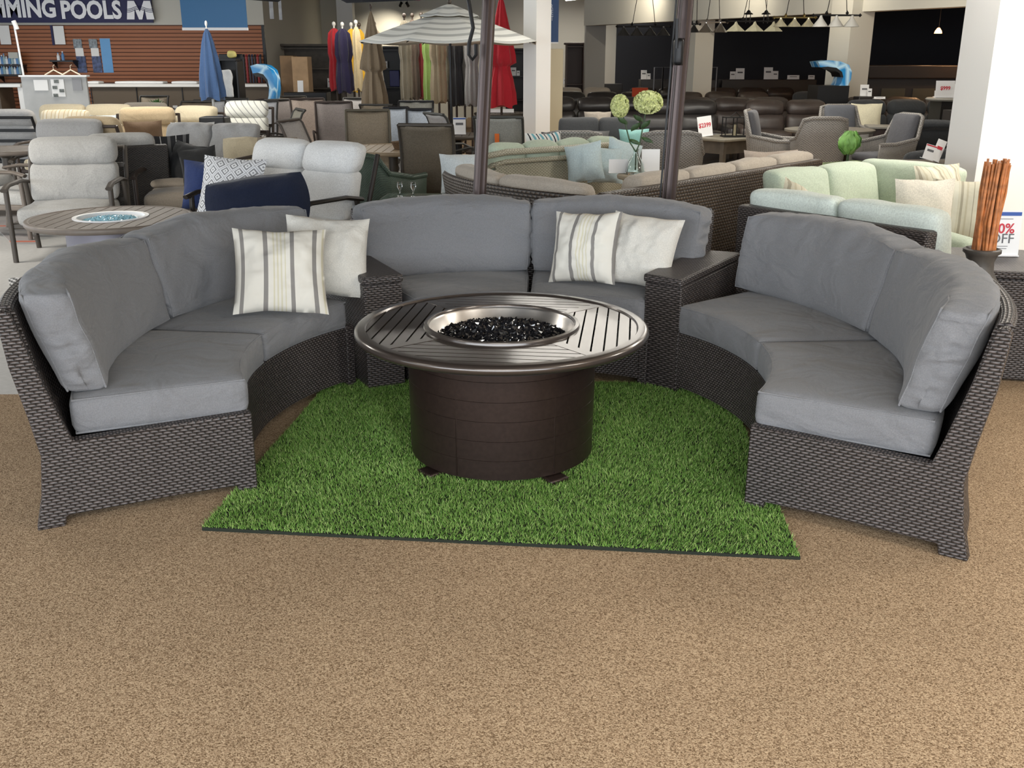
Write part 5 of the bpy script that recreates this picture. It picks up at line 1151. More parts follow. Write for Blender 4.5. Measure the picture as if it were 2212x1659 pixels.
for (px, d, z0, z1, rb, n, c, lab) in ((876, 18.0, .95, 2.27, .10, 'olivetan', (.19, .165, .12), 'closed olive-tan umbrella, leftmost under the striped umbrella'), (893, 18.6, .95, 2.30, .10, 'umber', (.085, .06, .045), 'closed dark brown umbrella under the striped umbrella'), (912, 18.8, .95, 2.32, .09, 'brick', (.22, .03, .03), 'closed brick-red umbrella under the striped umbrella'), (926, 18.3, .92, 2.3, .10, 'green', (.22, .33, .09), 'closed lime green umbrella under the striped umbrella'), (947, 17.8, .92, 2.2, .13, 'tan2', (.27, .215, .14), 'closed tan umbrella right of the lime green one'), (968, 18.9, .9, 2.2, .1, 'olive', (.09, .08, .055), 'closed dark olive umbrella behind the striped umbrella pole'), (985, 18.3, .85, 2.2, .12, 'black', (.02, .02, .022), 'closed black umbrella under the striped umbrella'), (1003, 18.6, .85, 2.2, .09, 'grey', (.13, .12, .11), 'closed warm grey umbrella, left of the light grey one'), (1019, 18.2, .85, 2.2, .12, 'grey2', (.22, .215, .21), 'closed light grey umbrella left of the bronze pole')):
    closed_umbrella(px, d, z0, z1, rb, uf(n, c), lab, tiers=0, ball=balld, seed=px)
closed_umbrella(1083, 17.3, .87, 2.62, .22, uf('bright_red', (.38, .018, .028)), 'closed bright red umbrella left of the white column', tiers=2)
# open striped umbrella
xu = xa(972, 15.4, 2); t = thing('open_umbrella', 'open white and grey striped umbrella over the dining chairs', 'umbrella', (xu, 15.4, 0))
def canopy(r0, r1, z0, z1, sag=.04, n=8, sub=8, K=8):
    rows = []
    for i in range(K+1):
        f = i/K; row = []
        for j in range(n*sub):
            a = 2*PI*(j/(n*sub))+R(22.5); seg = (j % sub)/sub; ca = math.cos(PI/n)/math.cos((seg-.5)*2*PI/n)
            r = (r0+(r1-r0)*f)*ca; row.append((r*math.cos(a), r*math.sin(a), z1+(z0-z1)*f**1.15-sag*math.sin(PI*seg)*f))
        rows.append(row)
    return rows
def ringstripe():
    m, nt, N, L, b = _mat('ring_stripe'); tc = N.new('ShaderNodeTexCoord'); sp = N.new('ShaderNodeSeparateXYZ'); L.new(tc.outputs['UV'], sp.inputs[0])
    fr = N.new('ShaderNodeMath'); fr.operation = 'FRACT'; L.new(sp.outputs[1], fr.inputs[0]); r = N.new('ShaderNodeValToRGB'); r.color_ramp.interpolation = 'CONSTANT'; e = r.color_ramp.elements
    e[0].color = (.85, .86, .82, 1); e[1].position = .62; e[1].color = (.50, .51, .49, 1); L.new(fr.outputs[0], r.inputs['Fac']); L.new(r.outputs['Color'], b.inputs['Base Color']); b.inputs['Roughness'].default_value = .9; return m
rsm = ringstripe(); rows = canopy(.30, 1.37, 1.87, 2.22); m = MB(); m.rings(rows, cap0=False, cap1=False, uvf=lambda i, j: (j*.1, i/8*5)); o = m.build('canopy', rsm, t, smooth=60); sd = o.modifiers.new('thick', 'SOLIDIFY'); sd.thickness = .006
rows = canopy(.02, .46, 2.225, 2.39, sag=.015); m = MB(); m.rings(rows, cap0=False, cap1=False, uvf=lambda i, j: (j*.1, i/8*2)); o = m.build('vent_cap', rsm, t, smooth=60); sd = o.modifiers.new('thick', 'SOLIDIFY'); sd.thickness = .006
m = MB(); m.tube([(0, 0, .05), (0, 0, 2.42)], .02, 10); m.build('pole', black_metal, t); m = MB(); m.lathe([(.25, 0), (.25, .05), (.05, .09), (.03, .3)], n=24); m.build('base', black_metal, t)
m = MB(); m.lathe([(.015, 2.39), (.03, 2.41), (.025, 2.45), (0, 2.46)], n=12); m.build('finial', balld, t)
for k in range(8): a = R(22.5+45*k); m = MB(); m.tube([(.02*math.cos(a), .02*math.sin(a), 2.26), (1.35*math.cos(a), 1.35*math.sin(a), 1.85)], .008, 5); m.build('rib', black_metal, t)

# ================================================================ SMALL ITEMS IN THE BACKGROUND
x0, x1 = xa(470, 18.7, 1.2), xa(521, 18.7, 1.2)
t = thing('display_rack', 'black display rack with a white towel, between the blue umbrella and the wave display', 'rack', ((x0+x1)/2, 18.7, 0)); W = x1-x0
m = MB(); m.box((0, .25, .86), (W, .05, 1.72))
m.build('back_panel', black_metal, t, bevel=.01)
for sx in (-1, 1): m = MB(); m.box((sx*(W/2-.02), .05, .80), (.04, .42, 1.60), rx=R(0)); m.build('side_panel', black_metal, t, bevel=.01)
for z in (.5, .95, 1.62): m = MB(); m.box((0, .05, z), (W-.04, .40, .03)); m.build('shelf', black_metal, t)
m = MB(); m.rbox((.24, .06, .46), .03, (6, 3, 8), c=(xa(487, 18.5, 1.2), 18.52, 1.22), nzamp=.03, nzs=9); tag(m.build('towel', wh, smooth=80), 'white crumpled towel hanging on the black display rack', 'towel')
m = MB(); m.rbox((.15, .12, .14), .05, (4, 4, 4), c=(0, 0, .07), nzamp=.02, nzs=9); tag(m.build('toy', plain('pale_yellow_plastic', (.7, .6, .2), .5), loc=(xa(500, 18.7, 1.7), 18.72, 1.637), smooth=80), 'pale yellow soft toy shape on top of the black display rack', 'toy')
def potted(px, d, z, r, h, label, seed, cat='plant'):
    t = thing('potted_plant', label, cat, (xa(px, d, z), d, z)); rg = random.Random(seed)
    m = MB(); m.lathe([(r*.32, 0), (r*.42, h*.3), (r*.38, h*.3), (0, h*.26)], n=16); m.build('pot', brown_m, t, smooth=60)
    m = MB()
    for k in range(60):
        a = rg.random()*2*PI; el = rg.uniform(.1, 1.4); L_ = r*rg.uniform(.6, 1.05); d_ = Vector((math.cos(a)*math.cos(el), math.sin(a)*math.cos(el), math.sin(el))); s_ = d_.cross(Vector((0, 0, 1))).normalized()*r*.16
        p0 = Vector((0, 0, h*.28)); p1 = p0+d_*L_*.6+Vector((0, 0, .02)); p2 = p0+d_*L_; m.add([p0, p1-s_, p2, p1+s_], [(0, 1, 2, 3)])
    m.build('leaves', plain('green_leaf', (.06, .15, .04), .5, nz=.4, nscale=20), t, smooth=0); return t
boxthing('side_table', 'dark table carrying a green plant and price cards below the dark counter', 'table', 325, 385, 17.2, 0, .72, .6, brown_m)
potted(340, 17.45, .722, .20, .3, 'small green potted plant in front of the dark service counter', 3)
put_sign(353, 214, 368, 228, 17.3, 'white price card right of the small green plant', on=.72); put_sign(370, 206, 382, 226, 17.5, 'taller white price card behind the short one, right of the small green plant', on=.72)
potted(828, 17.2, .722, .18, .28, 'dark leafy plant on the dark round table below the closed umbrellas', 5)
q = P(873, 10.75); m = MB(); m.lathe([(.10, 0), (.13, .07), (.135, .075), (.12, .07), (.09, .01), (0, .01)], n=24); tag(m.build('basket', plain('brown_basket', (.12, .07, .035), .7, nz=.4, nscale=60), loc=(q[0], q[1], .718), smooth=60), 'brown woven basket on the round tan dining table', 'basket')
pillow('tan rounded pillow peeking out left of the framed board', (*P(530, 10.9)[:2], .46), .42, R(20), R(-20), tanp, seed=81, h=.36, pinch=-.08)
m = MB(); m.box((0, 0, .45), (.34, .3, .9), taper=1.35); tag(m.build('storage_bin', black_metal, loc=P(468, 13.6), bevel=.02), 'black tapered bin left of the white patterned chair', 'bin')
pillow('white cushion lying on top behind the grey tufted loveseat', (*P(420, 12.3)[:2], .47), .52, R(10), R(-12), wh, seed=82, h=.44)
# ================================================================ BROWN WICKER SECTIONAL BEHIND THE MASTS
def curved_back_sofa(label, C, R0, a0, a1, wm, cm, seed, ncush):
    am = R((a0+a1)/2); t = thing('curved_sofa', label, 'sofa', (C[0]+(R0+.4)*math.cos(am), C[1]+(R0+.4)*math.sin(am), 0), world=True)
    m = MB(); arc_sweep(m, C, R0, a0, a1, [(.77, .045), (.735, .28), (.79, .62), (.82, .80), (.80, .83), (.77, .81), (.715, .60), (.635, .29), (.70, .06)], n=30); m.build('backrest', wm, t, smooth=50)
    m = MB(); arc_sweep(m, C, R0, a0+.3, a1-.3, [(0, .045), (.68, .045), (.68, .30), (0, .30)], n=20); m.build('base', wm, t, smooth=40)
    for k in range(ncush):
        b0 = a0+1.5+(a1-a0-3)*k/ncush+.3; b1 = a0+1.5+(a1-a0-3)*(k+1)/ncush-.3; bm = (b0+b1)/2; hb = R(b1-b0)/2
        for nm, (dy, th, z0, z1, tl, rr, pf) in (('seat_cushion', (.32, .62, .30, .45, 0, .04, (0, .01, .015))), ('back_cushion', (.55, .17, .46, .875, .27, .05, (.01, .035, .025)))):
            W = 2*hb*(R0+dy)
            def wp(p): a = R(bm)+p.x/(W/2)*hb; r = R0+dy+p.y+(p.z-z0)*tl+.008*noise.noise(Vector((p.x*7+seed, p.z*6, k))); return (C[0]+r*math.cos(a), C[1]+r*math.sin(a), p.z+(.012*noise.noise(Vector((p.x*6, seed, k)))))
            m = MB(); m.rbox((W, th, z1-z0), rr, (16, 6, 8), warp=wp, puff=pf, c=(0, 0, (z0+z1)/2)); m.build(nm, cm, t, smooth=80)
    return t
brw = wicker('brown_wicker', (.085, .06, .042), (.06, .043, .032), (.008, .007, .006), bw=.034, rh=.022, mortar=.004, dist=.006)
curved_back_sofa('left half of the curved brown wicker sectional, back turned to the front', (1.65, 7.96), 1.4, 191, 237.5, brw, taupe_l, 3, 2)
run_sofa((.60, 6.17), (2.62, 8.42), 1, brw, taupe_l, 'right half of the brown wicker sectional, back turned to the front', 4, trim=(.9, 0), trimc=(.45, 0), h=.83, hc=.88, dep=.74, arms=(0, 0), sd=5)
pillow('taupe throw pillow standing on the brown sectional left of the green leaf decor', (*P(1663, 8.45)[:2], .47), .47, R(5), R(-12), fab('rose_taupe_fabric', (.37, .31, .26)), seed=51, h=.44)
pillow('dark brown pillow corner behind the taupe throw pillow', (*P(1722, 9.05)[:2], .47), .34, R(-10), R(-14), fab('dark_brown_fabric', (.07, .05, .04)), seed=52, h=.30)
pillow('grey pillow corner behind the brown sectional, right of the bronze pole', (*P(1072, 7.62)[:2], .47), .40, R(25), R(-25), fab('warm_grey_fabric', (.20, .185, .17)), seed=53, h=.30)
# hydrangea vase on a pedestal table behind the sectional
gv = gz(1372, 376, .66); vx, vy = gv
t = thing('pedestal_table', 'small round table holding the hydrangea vase inside the brown sectional', 'table', (vx+.0, vy, 0))
m = MB(); m.lathe([(0, .62), (.15, .62), (.16, .63), (.16, .65), (.15, .66), (.0, .66)], n=32); m.build('top', taupe_l if False else plain('sand_top', (.40, .34, .25), .5), t)
m = MB(); m.lathe([(.15, 0), (.18, .03), (.04, .06), (.04, .62)], n=20); m.build('pedestal', brown_m, t, smooth=60)
t = thing('glass_vase', 'clear glass bottle vase holding green-yellow hydrangeas', 'vase', (vx, vy, .662))
m = MB(); m.lathe([(0, 0), (.085, .0), (.088, .02), (.07, .09), (.035, .15), (.022, .19), (.028, .215), (.026, .215), (.019, .19), (.031, .15), (.066, .09), (.083, .02), (0, .008)], n=32); m.build('body', glassy('vase_glass', (.93, 1, .97)), t, smooth=60)
hyd = plain('hydrangea', (.70, .74, .36), .8, nz=.25, nscale=60); leafm = plain('dark_leaf', (.035, .075, .025), .5, nz=.3, nscale=20)
sc_ = vy*_c/F
for (px, py, rx_, ry_, lab) in ((1339, 229, 19, 24, 'left hydrangea bloom, the smaller of the two'), (1400, 221, 32, 24, 'right hydrangea bloom, the wider of the two')):
    fx, fz = gy(px, py, vy); t2 = thing('hydrangea', lab, 'flower', (vx, vy, .69)); rg = random.Random(px)
    m = MB(); cx, cz = fx-vx, fz-.69
    m.rbox((rx_*sc_*1.5, rx_*sc_*1.5, ry_*sc_*1.5), ry_*sc_*.74, (3, 3, 3), c=(cx, 0, cz))
    for i in range(420):
        d = Vector((rg.gauss(0, 1), rg.gauss(0, 1), rg.gauss(0, 1))).normalized(); p = Vector((cx+d.x*rx_*sc_*.96, d.y*rx_*sc_*.9, cz+d.z*ry_*sc_*.96)); s_ = rg.uniform(.012, .019)
        u = d.orthogonal().normalized(); v = d.cross(u); a = rg.random()*6; u, v = u*math.cos(a)+v*math.sin(a), v*math.cos(a)-u*math.sin(a); tw = d*rg.uniform(-.008, .012)
        m.add([p-d*.006, p+u*s_+tw, p+(u+v)*s_*.8+d*.01, p+v*s_-tw, p+(v-u)*s_*.8+d*.008, p-u*s_+tw, p-(u+v)*s_*.8+d*.01, p-v*s_, p+(u-v)*s_*.8+d*.006], [(0, 1, 2), (0, 2, 3), (0, 3, 4), (0, 4, 5), (0, 5, 6), (0, 6, 7), (0, 7, 8), (0, 8, 1)])
    m.build('bloom', hyd, t2, smooth=0)
    m = MB(); m.tube([(0, 0, .01), (0.0, .005, .16), (cx*.35, 0, .24), (cx*.85, 0, cz-ry_*sc_*.6)], .006, 6); m.build('stem', leafm, t2)
    for (lx, lz, la) in ((.35, .62, 40), (.55, .72, -50), (.45, .5, 120)):
        m = MB(); bx = cx*lx; bz = cz*lz; a = R(la); q = []
        for k in range(7): f = k/6; wd = .035*math.sin(PI*min(1, f*1.05))**.8; q.append([(bx+math.sin(a)*f*.12-wd*math.cos(a), -.02-.03*f, bz+math.cos(a)*f*.10+wd*math.sin(a)*.4), (bx+math.sin(a)*f*.12, -.03-.03*f, bz+math.cos(a)*f*.10-.004), (bx+math.sin(a)*f*.12+wd*math.cos(a), -.02-.03*f, bz+math.cos(a)*f*.10-wd*math.sin(a)*.4)])
        m.rings(q, closed=False); m.build('leaf', leafm, t2, smooth=60)
put_sign(1388, 308, 1425, 360, vy+.05, 'blank white card right of the glass vase', lines=False, on=.66); put_sign(1316, 341, 1356, 371, vy+.05, 'blank white card left of the glass vase', lines=False, on=.66)
# ================================================================ COFFEE TABLE, LANTERN, GREY WICKER DINING
cwood = plain('dark_driftwood', (.075, .062, .048), .6, nz=.25, nscale=7)
t = thing('coffee_table', 'dark wooden coffee table with a lower shelf, holding a lantern', 'table', (*P(1572, 15.4)[:2], 0), R(38)); W, D_ = 1.0, .72
m = MB(); m.box((0, 0, .49), (W+.06, D_+.06, .04)); m.build('top', plain('driftwood_top', (.20, .185, .145), .55, nz=.2, nscale=7), t, bevel=.01)
m = MB(); m.box((0, 0, .38), (W-.04, D_-.04, .18)); m.build('apron', cwood, t)
m = MB(); m.box((0, 0, .10), (W, D_, .04)); m.build('shelf', cwood, t)
for sx in (-1, 1):
    for sy in (-1, 1): m = MB(); m.box((sx*(W/2-.03), sy*(D_/2-.03), .235), (.07, .07, .47)); m.build('leg', cwood, t, bevel=.005)
t = thing('candle_lantern', 'black rectangular lantern with cream candles on the coffee table', 'lantern', (*P(1587, 15.3)[:2], .512), R(5))
m = MB(); w_ = .34
for sx in (-1, 0, 1):
    for sy in (-1, 1): m.box((sx*w_/2, sy*.09, .14), (.012, .012, .28))
m.box((0, 0, .01), (w_+.04, .22, .02)); m.box((0, 0, .285), (w_+.02, .2, .012)); m.tube([(-.08, 0, .29), (0, 0, .36), (.08, 0, .29)], .006, 6); m.build('cage', black_metal, t)
for k, x in enumerate((-.11, -.05, .07, .12)): m = MB(); m.lathe([(.02, .02), (.02, .17+.01*(k % 2)), (0, .175)], n=12); m.build('candle', plain('candle_wax', (.75, .68, .48), .5), t)
wicker_chair(P(1675, 13.3), 68, gyw, slate, 'grey wicker dining chair in profile facing right, left of the wicker table', h=.98, w=.56)
wicker_chair(P(1759, 13.0), 180, gyw, slate, 'grey wicker dining chair seen from behind, centre of the set', h=.93, w=.58)
wicker_chair(P(1905, 12.8), -72, gyw, slate, 'grey wicker dining chair in profile facing left, right of the wicker table', h=.96, w=.56)
wicker_chair(P(1832, 14.9), 10, gyw, fab('blue_grey_fabric', (.11, .115, .13)), 'grey wicker dining chair with blue-grey cushion facing front, behind the table', h=.97, w=.6)
q = P(1790, 13.9); t = thing('dining_table', 'grey-brown round dining table between the grey wicker chairs', 'table', (q[0], q[1], 0)); m = MB(); m.lathe([(0, .68), (.58, .68), (.60, .69), (.60, .715), (.58, .72), (0, .72)], n=40); m.build('top', plain('grey_tabletop', (.16, .145, .12), .45), t, smooth=40); m = MB(); m.lathe([(.3, 0), (.3, .04), (.08, .08), (.08, .68)], n=20); m.build('pedestal', gyw, t, smooth=60)
put_sign(1750, 231, 1784, 242, 13.7, 'long white price card on the grey dining table', rz=0, on=.72, lines=True)
t = thing('end_table', 'dark brown end table with pale top behind the right wicker chair', 'table', (*P(1945, 14.6)[:2], 0), R(-12)); m = MB(); m.box((0, 0, .70), (.95, .6, .03)); m.build('top', plain('pale_grey_top', (.24, .23, .20), .5), t, bevel=.005); m = MB(); m.box((-.1, 0, .36), (.60, .5, .64)); m.build('body', plain('dark_red_brown', (.045, .022, .017), .5), t)
for sx in (-1, 1): m = MB(); m.box((sx*.44, -.26, .34), (.05, .05, .68)); m.build('leg', cwood, t)
# ================================================================ ROWS OF DARK SOFAS
rows = [
 (23.9, [(1262, 2, taupe_l, 'two-seat tan sofa in the farthest row, right of the white column'), (1424, 2, lath, 'black leather loveseat in the farthest row, left of the bronze slider pole'), (1628, 3, lath2, 'dark brown leather sofa in the farthest row, right of the bronze pole')]),
 (20.7, [(1305, 3, lath, 'black leather sofa in the third row, behind the hydrangeas'), (1562, 3, lath2, 'brown leather sofa in the third row, right of the bronze pole'), (1790, 2, charf, 'charcoal fabric loveseat in the third row, below the blue wave display')]),
(17.75, [(1290, 3, lath, 'wide black leather sofa in the second row, behind the hydrangeas'), (1590, 3, lath2, 'dark brown leather sofa in the second row, above the lantern'), (1962, 3, lath2, 'brown leather sofa in the second row, right of the blue wave display')]),
 (16.6, [(1470, 2, lath, 'black leather loveseat in the nearest dark row, left of the lantern'), (1705, 2, lath2, 'dark leather loveseat in the nearest dark row, behind the wicker dining set'), (1975, 3, charf, 'charcoal fabric sofa at the right, behind the end table')]),
]
protos = {}
for y, lst in rows:
    for i, (px, n, mt, lab) in enumerate(lst):
        key = (n, mt.name); x = xa(px, y, .7); rz = R(2*((i*5+int(y)) % 3-1))
        if key in protos: dup(protos[key], (x, y, 0), rz, label=lab)
        else: protos[key] = recliner_sofa((x, y, 0), 0, n, mt, lab, sd=len(protos)); protos[key].rotation_euler = (0, 0, rz)
recliner_sofa(P(1990, 13.6), 176, 1, charf, 'charcoal armchair seen from behind, below the round side table at the right', h=.86, name='armchair')
recliner_sofa(P(2092, 11.5), -60, 1, charf, 'dark armchair beside the white column at the right', h=.95, name='armchair')
pillow('cream fluffy square pillow on the charcoal sofa', (*P(1868, 16.1)[:2], .50), .48, R(-12), R(-14), fab('cream_fur', (.66, .62, .46)), seed=61)
m = MB(); m.box((0, 0, 0), (.32, .03, .45), rx=R(-10)); tag(m.build('throw_blanket', fab('orange_fabric', (.35, .05, .02)), loc=(*P(1381, 20.6)[:2], .86)), 'orange-red throw over the back of a black sofa behind the hydrangeas', 'blanket')
# dark cabinets against the alcove
for k, (x0, x1, d, z0, h, lab) in enumerate(((1222, 1345, 27.5, 0, 1.0, 'long low dark cabinet with photo cards, right of the tan panel'), (1385, 1452, 25.5, 0, 1.15, 'black cabinet in the alcove left of the bronze pole'), (1560, 1765, 25.5, 0, 1.15, 'long black cabinet in the dark alcove'), (1500, 1548, 25.5, 0, 1.15, 'small black cabinet in the alcove right of the bronze pole'))): boxthing('low_cabinet', lab, 'cabinet', x0, x1, d, z0, h, .5, plain('near_black_wood', (.018, .014, .013), .45))
t = thing('bed_frame', 'open black metal frame in the alcove behind the bronze pole', 'frame', (*P(1480, 24.2)[:2], 0)); 
for x0, x1 in ((1413, 1432), (1432, 1452), (1500, 1548)):
    a = xa(x0, 24.2, 1.3)-t.location.x; b = xa(x1, 24.2, 1.3)-t.location.x; m = MB(); m.tube([(a, 0, 0), (a, 0, 1.45), (b, 0, 1.45), (b, 0, 0)], .02, 6); m.build('rail', plain('grey_tube', (.12, .12, .13), .4, metal=.5), t)
t = thing('mantel_cabinet', 'large dark mantel cabinet in the alcove at the right', 'cabinet', (*P(1990, 19.5)[:2], 0)); W = 2.2
m = MB(); m.box((0, .25, .64), (W, .5, 1.28)); m.build('body', plain('near_black_wood', (.018, .014, .013), .45), t); m = MB(); m.box((0, .2, 1.40), (W+.2, .65, .24), taper=.94); m.build('crown', plain('near_black_wood', (.018, .014, .013), .45), t, bevel=.02)
for dx in (-.6, 0, .6): m = MB(); m.box((dx, -.012, .9), (.45, .02, .4)); m.build('door', plain('dark_olive_panel', (.05, .045, .03), .4), t)
# signs in the dark furniture area
ZT2 = gy(2050, 211, 14.5)[1]
boxthing('added_card_stand', 'narrow dark stand added under the price cards at the foot of the right lit pier', 'table', 1856, 1890, 17.15, 0, 1.03, .3, plain('near_black_wood', (.018, .014, .013), .45))  # stand added to carry the two price cards
for (a_, b_, c_, d_, dd, lab, tx) in ((1385, 152, 1397, 172, 25.75, 'tall price card in the alcove left of the bronze pole', None), (1398, 159, 1405, 172, 25.75, 'small price card beside the tall one left of the bronze pole', None), (1509, 153, 1522, 176, 25.75, 'tall price card just right of the bronze pole', None), (1523, 160, 1531, 176, 25.75, 'small price card just right of the bronze pole', None), (1577, 163, 1588, 180, 25.75, 'small price card left of the taller one, middle of the dark sofas', None), (1590, 155, 1607, 179, 25.75, 'tall price card in the middle of the dark sofas', None), (1651, 153, 1668, 179, 25.75, 'tall price card left of the blue wave display', None), (1669, 161, 1680, 179, 25.75, 'small price card left of the blue wave display', None), (1861, 172, 1877, 197, 17.4, 'price card at the foot of the right lit pier', None), (1876, 180, 1884, 197, 17.3, 'small price card at the foot of the right lit pier', None),
    (2025, 172, 2061, 209, 14.45, 'large white price card reading 999 on the round side table', '$999'), (2062, 180, 2078, 209, 14.5, 'narrow white card behind the 999 price card', None), (2021, 186, 2030, 200, 14.7, 'small white card left of the 999 price card', None),
    (1217, 165, 1226, 177, 27.75, 'small white card on the long low dark cabinet, leftmost', None), (1231, 157, 1244, 175, 27.75, 'photo card on the long low dark cabinet, second', None), (1247, 164, 1255, 175, 27.75, 'small photo card on the long low dark cabinet, third', None), (1262, 158, 1278, 176, 27.75, 'large price card on the long low dark cabinet', None), (1284, 166, 1294, 177, 27.75, 'small white card on the long low dark cabinet, rightmost', None),
    (1103, 138, 1115, 156, 26.15, 'white card on the black bookcase right of the red umbrella', None), (1116, 145, 1123, 156, 26.15, 'small white card on the black bookcase right of the red umbrella', None), (1700, 178, 1725, 187, 25.75, 'low white card between dark sofas, left of the wave display', None), (1745, 178, 1758, 187, 25.75, 'small low white card beside the wave display', None), (1890, 192, 1914, 197, 16.95, 'flat white card on top of the charcoal sofa', None), (1505, 146, 1511, 158, 23, 'small grey tag hanging on the metal frame', None)):
    put_sign(a_, b_, c_, d_, dd, lab, txt=tx, rz=0, on={25.75: 1.15, 27.75: 1.0, 26.15: 1.21+.02, 14.45: ZT2, 14.5: ZT2, 14.7: ZT2, 17.4: 1.03, 17.3: 1.03, 16.95: 1.0}.get(dd))
s_ = put_sign(1513, 238, 1541, 282, 15.35, 'slanted white price card reading 2399 in front of the brown leather sofa', txt='$2399', on=.512); s_.rotation_euler = (0, R(-8), 0)
s_ = put_sign(1995, 312, 2015, 345, 9.3, 'white sign with red bottom band behind the pale green sectional', band=redp); s_.rotation_euler = (0, R(16), 0)
s_ = put_sign(2014, 300, 2028, 348, 9.35, 'slanted white price sign beside the candlesticks', tcol=redp); s_.rotation_euler = (0, R(20), 0)
# round side table, lamp
q = P(2050, 14.5); t = thing('side_table', 'dark round-topped side table with price cards at the right', 'table', (q[0], q[1], 0)); zt2 = gy(2050, 211, 14.5)[1]; m = MB(); m.lathe([(0, zt2-.04), (.36, zt2-.04), (.38, zt2-.02), (.36, zt2), (0, zt2)], n=32); m.build('top', plain('pale_grey_top', (.24, .23, .20), .5), t); m = MB(); m.box((0, 0, (zt2-.04)/2), (.5, .4, zt2-.04)); m.build('body', black_metal, t)
q = gy(2090, 235, 13.4); t = thing('table_lamp', 'table lamp with pale drum shade and black base beside the white column', 'lamp', (q[0], 13.4, 0)); zb = q[1]
z0 = gy(2090, 216, 13.4)[1]; z1 = gy(2090, 174, 13.4)[1]; m = MB(); m.lathe([(.19, z0), (.165, z1), (.16, z1), (.185, z0)], n=32, loop=True); m.build('lamp_shade', plain('linen_shade', (.62, .60, .52), .8), t, smooth=60)
m = MB(); m.lathe([(.09, zb-.02), (.09, zb), (.03, zb+.02), (.06, zb+.07), (.07, zb+.11), (.03, zb+.15), (.012, zb+.17), (.012, z0+.12)], n=20); m.build('lamp_base', black_metal, t, smooth=60)
m = MB(); m.box((0, 0, (zb-.02)/2), (.45, .45, zb-.02)); m.build('stand', plain('near_black_wood', (.018, .014, .013), .45), t)
# candlesticks, tan pillow
wood_c = plain('turned_wood', (.27, .18, .10), .55, nz=.2, nscale=10)
for (px, py0, py1, d, lab) in ((2078, 288, 352, 9.2, 'tall turned wooden candlestick beside the white column'), (2048, 313, 350, 9.3, 'short turned wooden candlestick, left of the tall one')):
    a = gy(px, py1, d); b = gy(px, py0, d); Hh = b[1]-a[1]; m = MB(); k = Hh*.25
    t = thing('candlestick', lab, 'candlestick', (a[0], d, a[1])); m.lathe([(k*.9, 0), (k*.9, Hh*.06), (k*.5, Hh*.14), (k*.35, Hh*.25), (k*.6, Hh*.35), (k*.35, Hh*.45), (k*.5, Hh*.7), (k*.65, Hh*.85), (k*.3, Hh*.9)], n=20); m.build('stem', wood_c, t, smooth=60)
    m = MB(); m.lathe([(k*.3, Hh*.9), (k*.85, Hh*.95), (k*.8, Hh), (0, Hh)], n=20); m.build('dish', steel, t, smooth=60)
a = gy(2060, 352, 9.3); boxthing('side_table', 'dark wooden table carrying the candlesticks', 'table', 1985, 2108, 9.1, 0, a[1]-.005, .6, cwood)
pillow('tan pillow behind the tall candlestick', (*P(2090, 9.55)[:2], a[1]-.003), .30, 0, R(-10), tan, seed=63, h=.24)
# green leaf decor and leaf pillows
t = thing('leaf_ornament', 'bright green cabbage-like leaf ornament on a stem', 'ornament', (*P(1829, 10.1)[:2], .0)); lz = gy(1829, 308, 10.1)[1]
gl = plain('bright_leaf', (.20, .40, .10), .5, nz=.45, nscale=9)
for k in range(9):
    m = MB(); a = 2*PI*k/9; rad_ = .045 if k % 2 else .075; q = []
    for i in range(7):
        f = i/6; wd = .09*math.sin(PI*(.15+.8*f)); rr = rad_*math.sin(PI*f*.9)+.02; zz = lz-.11+.22*f; ru = .010*math.sin(f*20+k)
        q.append([(rr*math.cos(a)-wd*math.sin(a)*s__+ru, rr*math.sin(a)+wd*math.cos(a)*s__, zz+(.012*math.cos(s__*6+k))) for s__ in (-1, -.5, 0, .5, 1)])
    m.rings(q, closed=False); m.build('leaf', gl, t, smooth=60)
m = MB(); m.tube([(0, 0, .4), (0, 0, lz-.08)], .014, 8); m.build('stem', leafm, t); m = MB(); m.lathe([(.12, 0), (.09, .03), (.06, .3), (.10, .45), (.09, .46), (.0, .42)], n=24); m.build('pot', black_metal, t, smooth=60)
palm = plain('palm_print', (.17, .22, .10), .9, nz=.7, nscale=16)
m = MB(); m.rbox((1.5, .6, .44), .05, (8, 4, 3), c=(0, 0, .235)); tag(m.build('added_support', taupe_l, loc=(*P(1835, 9.45)[:2], 0), smooth=70), 'unseen taupe seat block added under the palm-print pillows, behind the pale green sectional', 'added_support')  # unseen block added to hold up the palm-print pillows
pillow('green palm-print pillow left of the leaf ornament', (*P(1778, 9.3)[:2], .46), .42, R(10), R(-30), palm, seed=64, h=.30); pillow('green palm-print pillow right of the leaf ornament', (*P(1885, 9.4)[:2], .46), .42, R(-10), R(-30), palm, seed=65, h=.30)
# ================================================================ PALE GREEN SECTIONAL, RIGHT
n0 = gz(1592, 442, .80); n1 = gz(2006, 502, .80)
run_sofa(n0, n1, 1, dark_wicker, mintw, 'near section of the pale green sectional with dark wicker back, behind the right sofa', 2, h=.80, hc=.885, dep=.64, arms=(0, 0), sd=11)
f0 = gz(1622, 372, .86); f1 = gz(1895, 345, .86); f2 = gz(2112, 366, .86)
run_sofa(f1, f0, 1, dark_wicker, mint, 'far section of the pale green sectional, facing the front', 2, h=.70, hc=.87, dep=.5, arms=(0, 0), sd=21, trim=(.55, 0), trimc=(.34, 0))
run_sofa(f2, f1, 1, dark_wicker, mint, 'far right section of the pale green sectional, behind the big cream pillow', 1, h=.70, hc=.87, dep=.55, arms=(0, 0), sd=31)
a = gz(2066, 530, .45); b = gz(2112, 470, .45)
run_sofa((2.95, 5.95), (2.62, 6.5), 1, mint, mint, 'pale green end section by the white column', 1, h=.44, hc=.60, dep=.6, arms=(0, 0), sd=41, back=False)
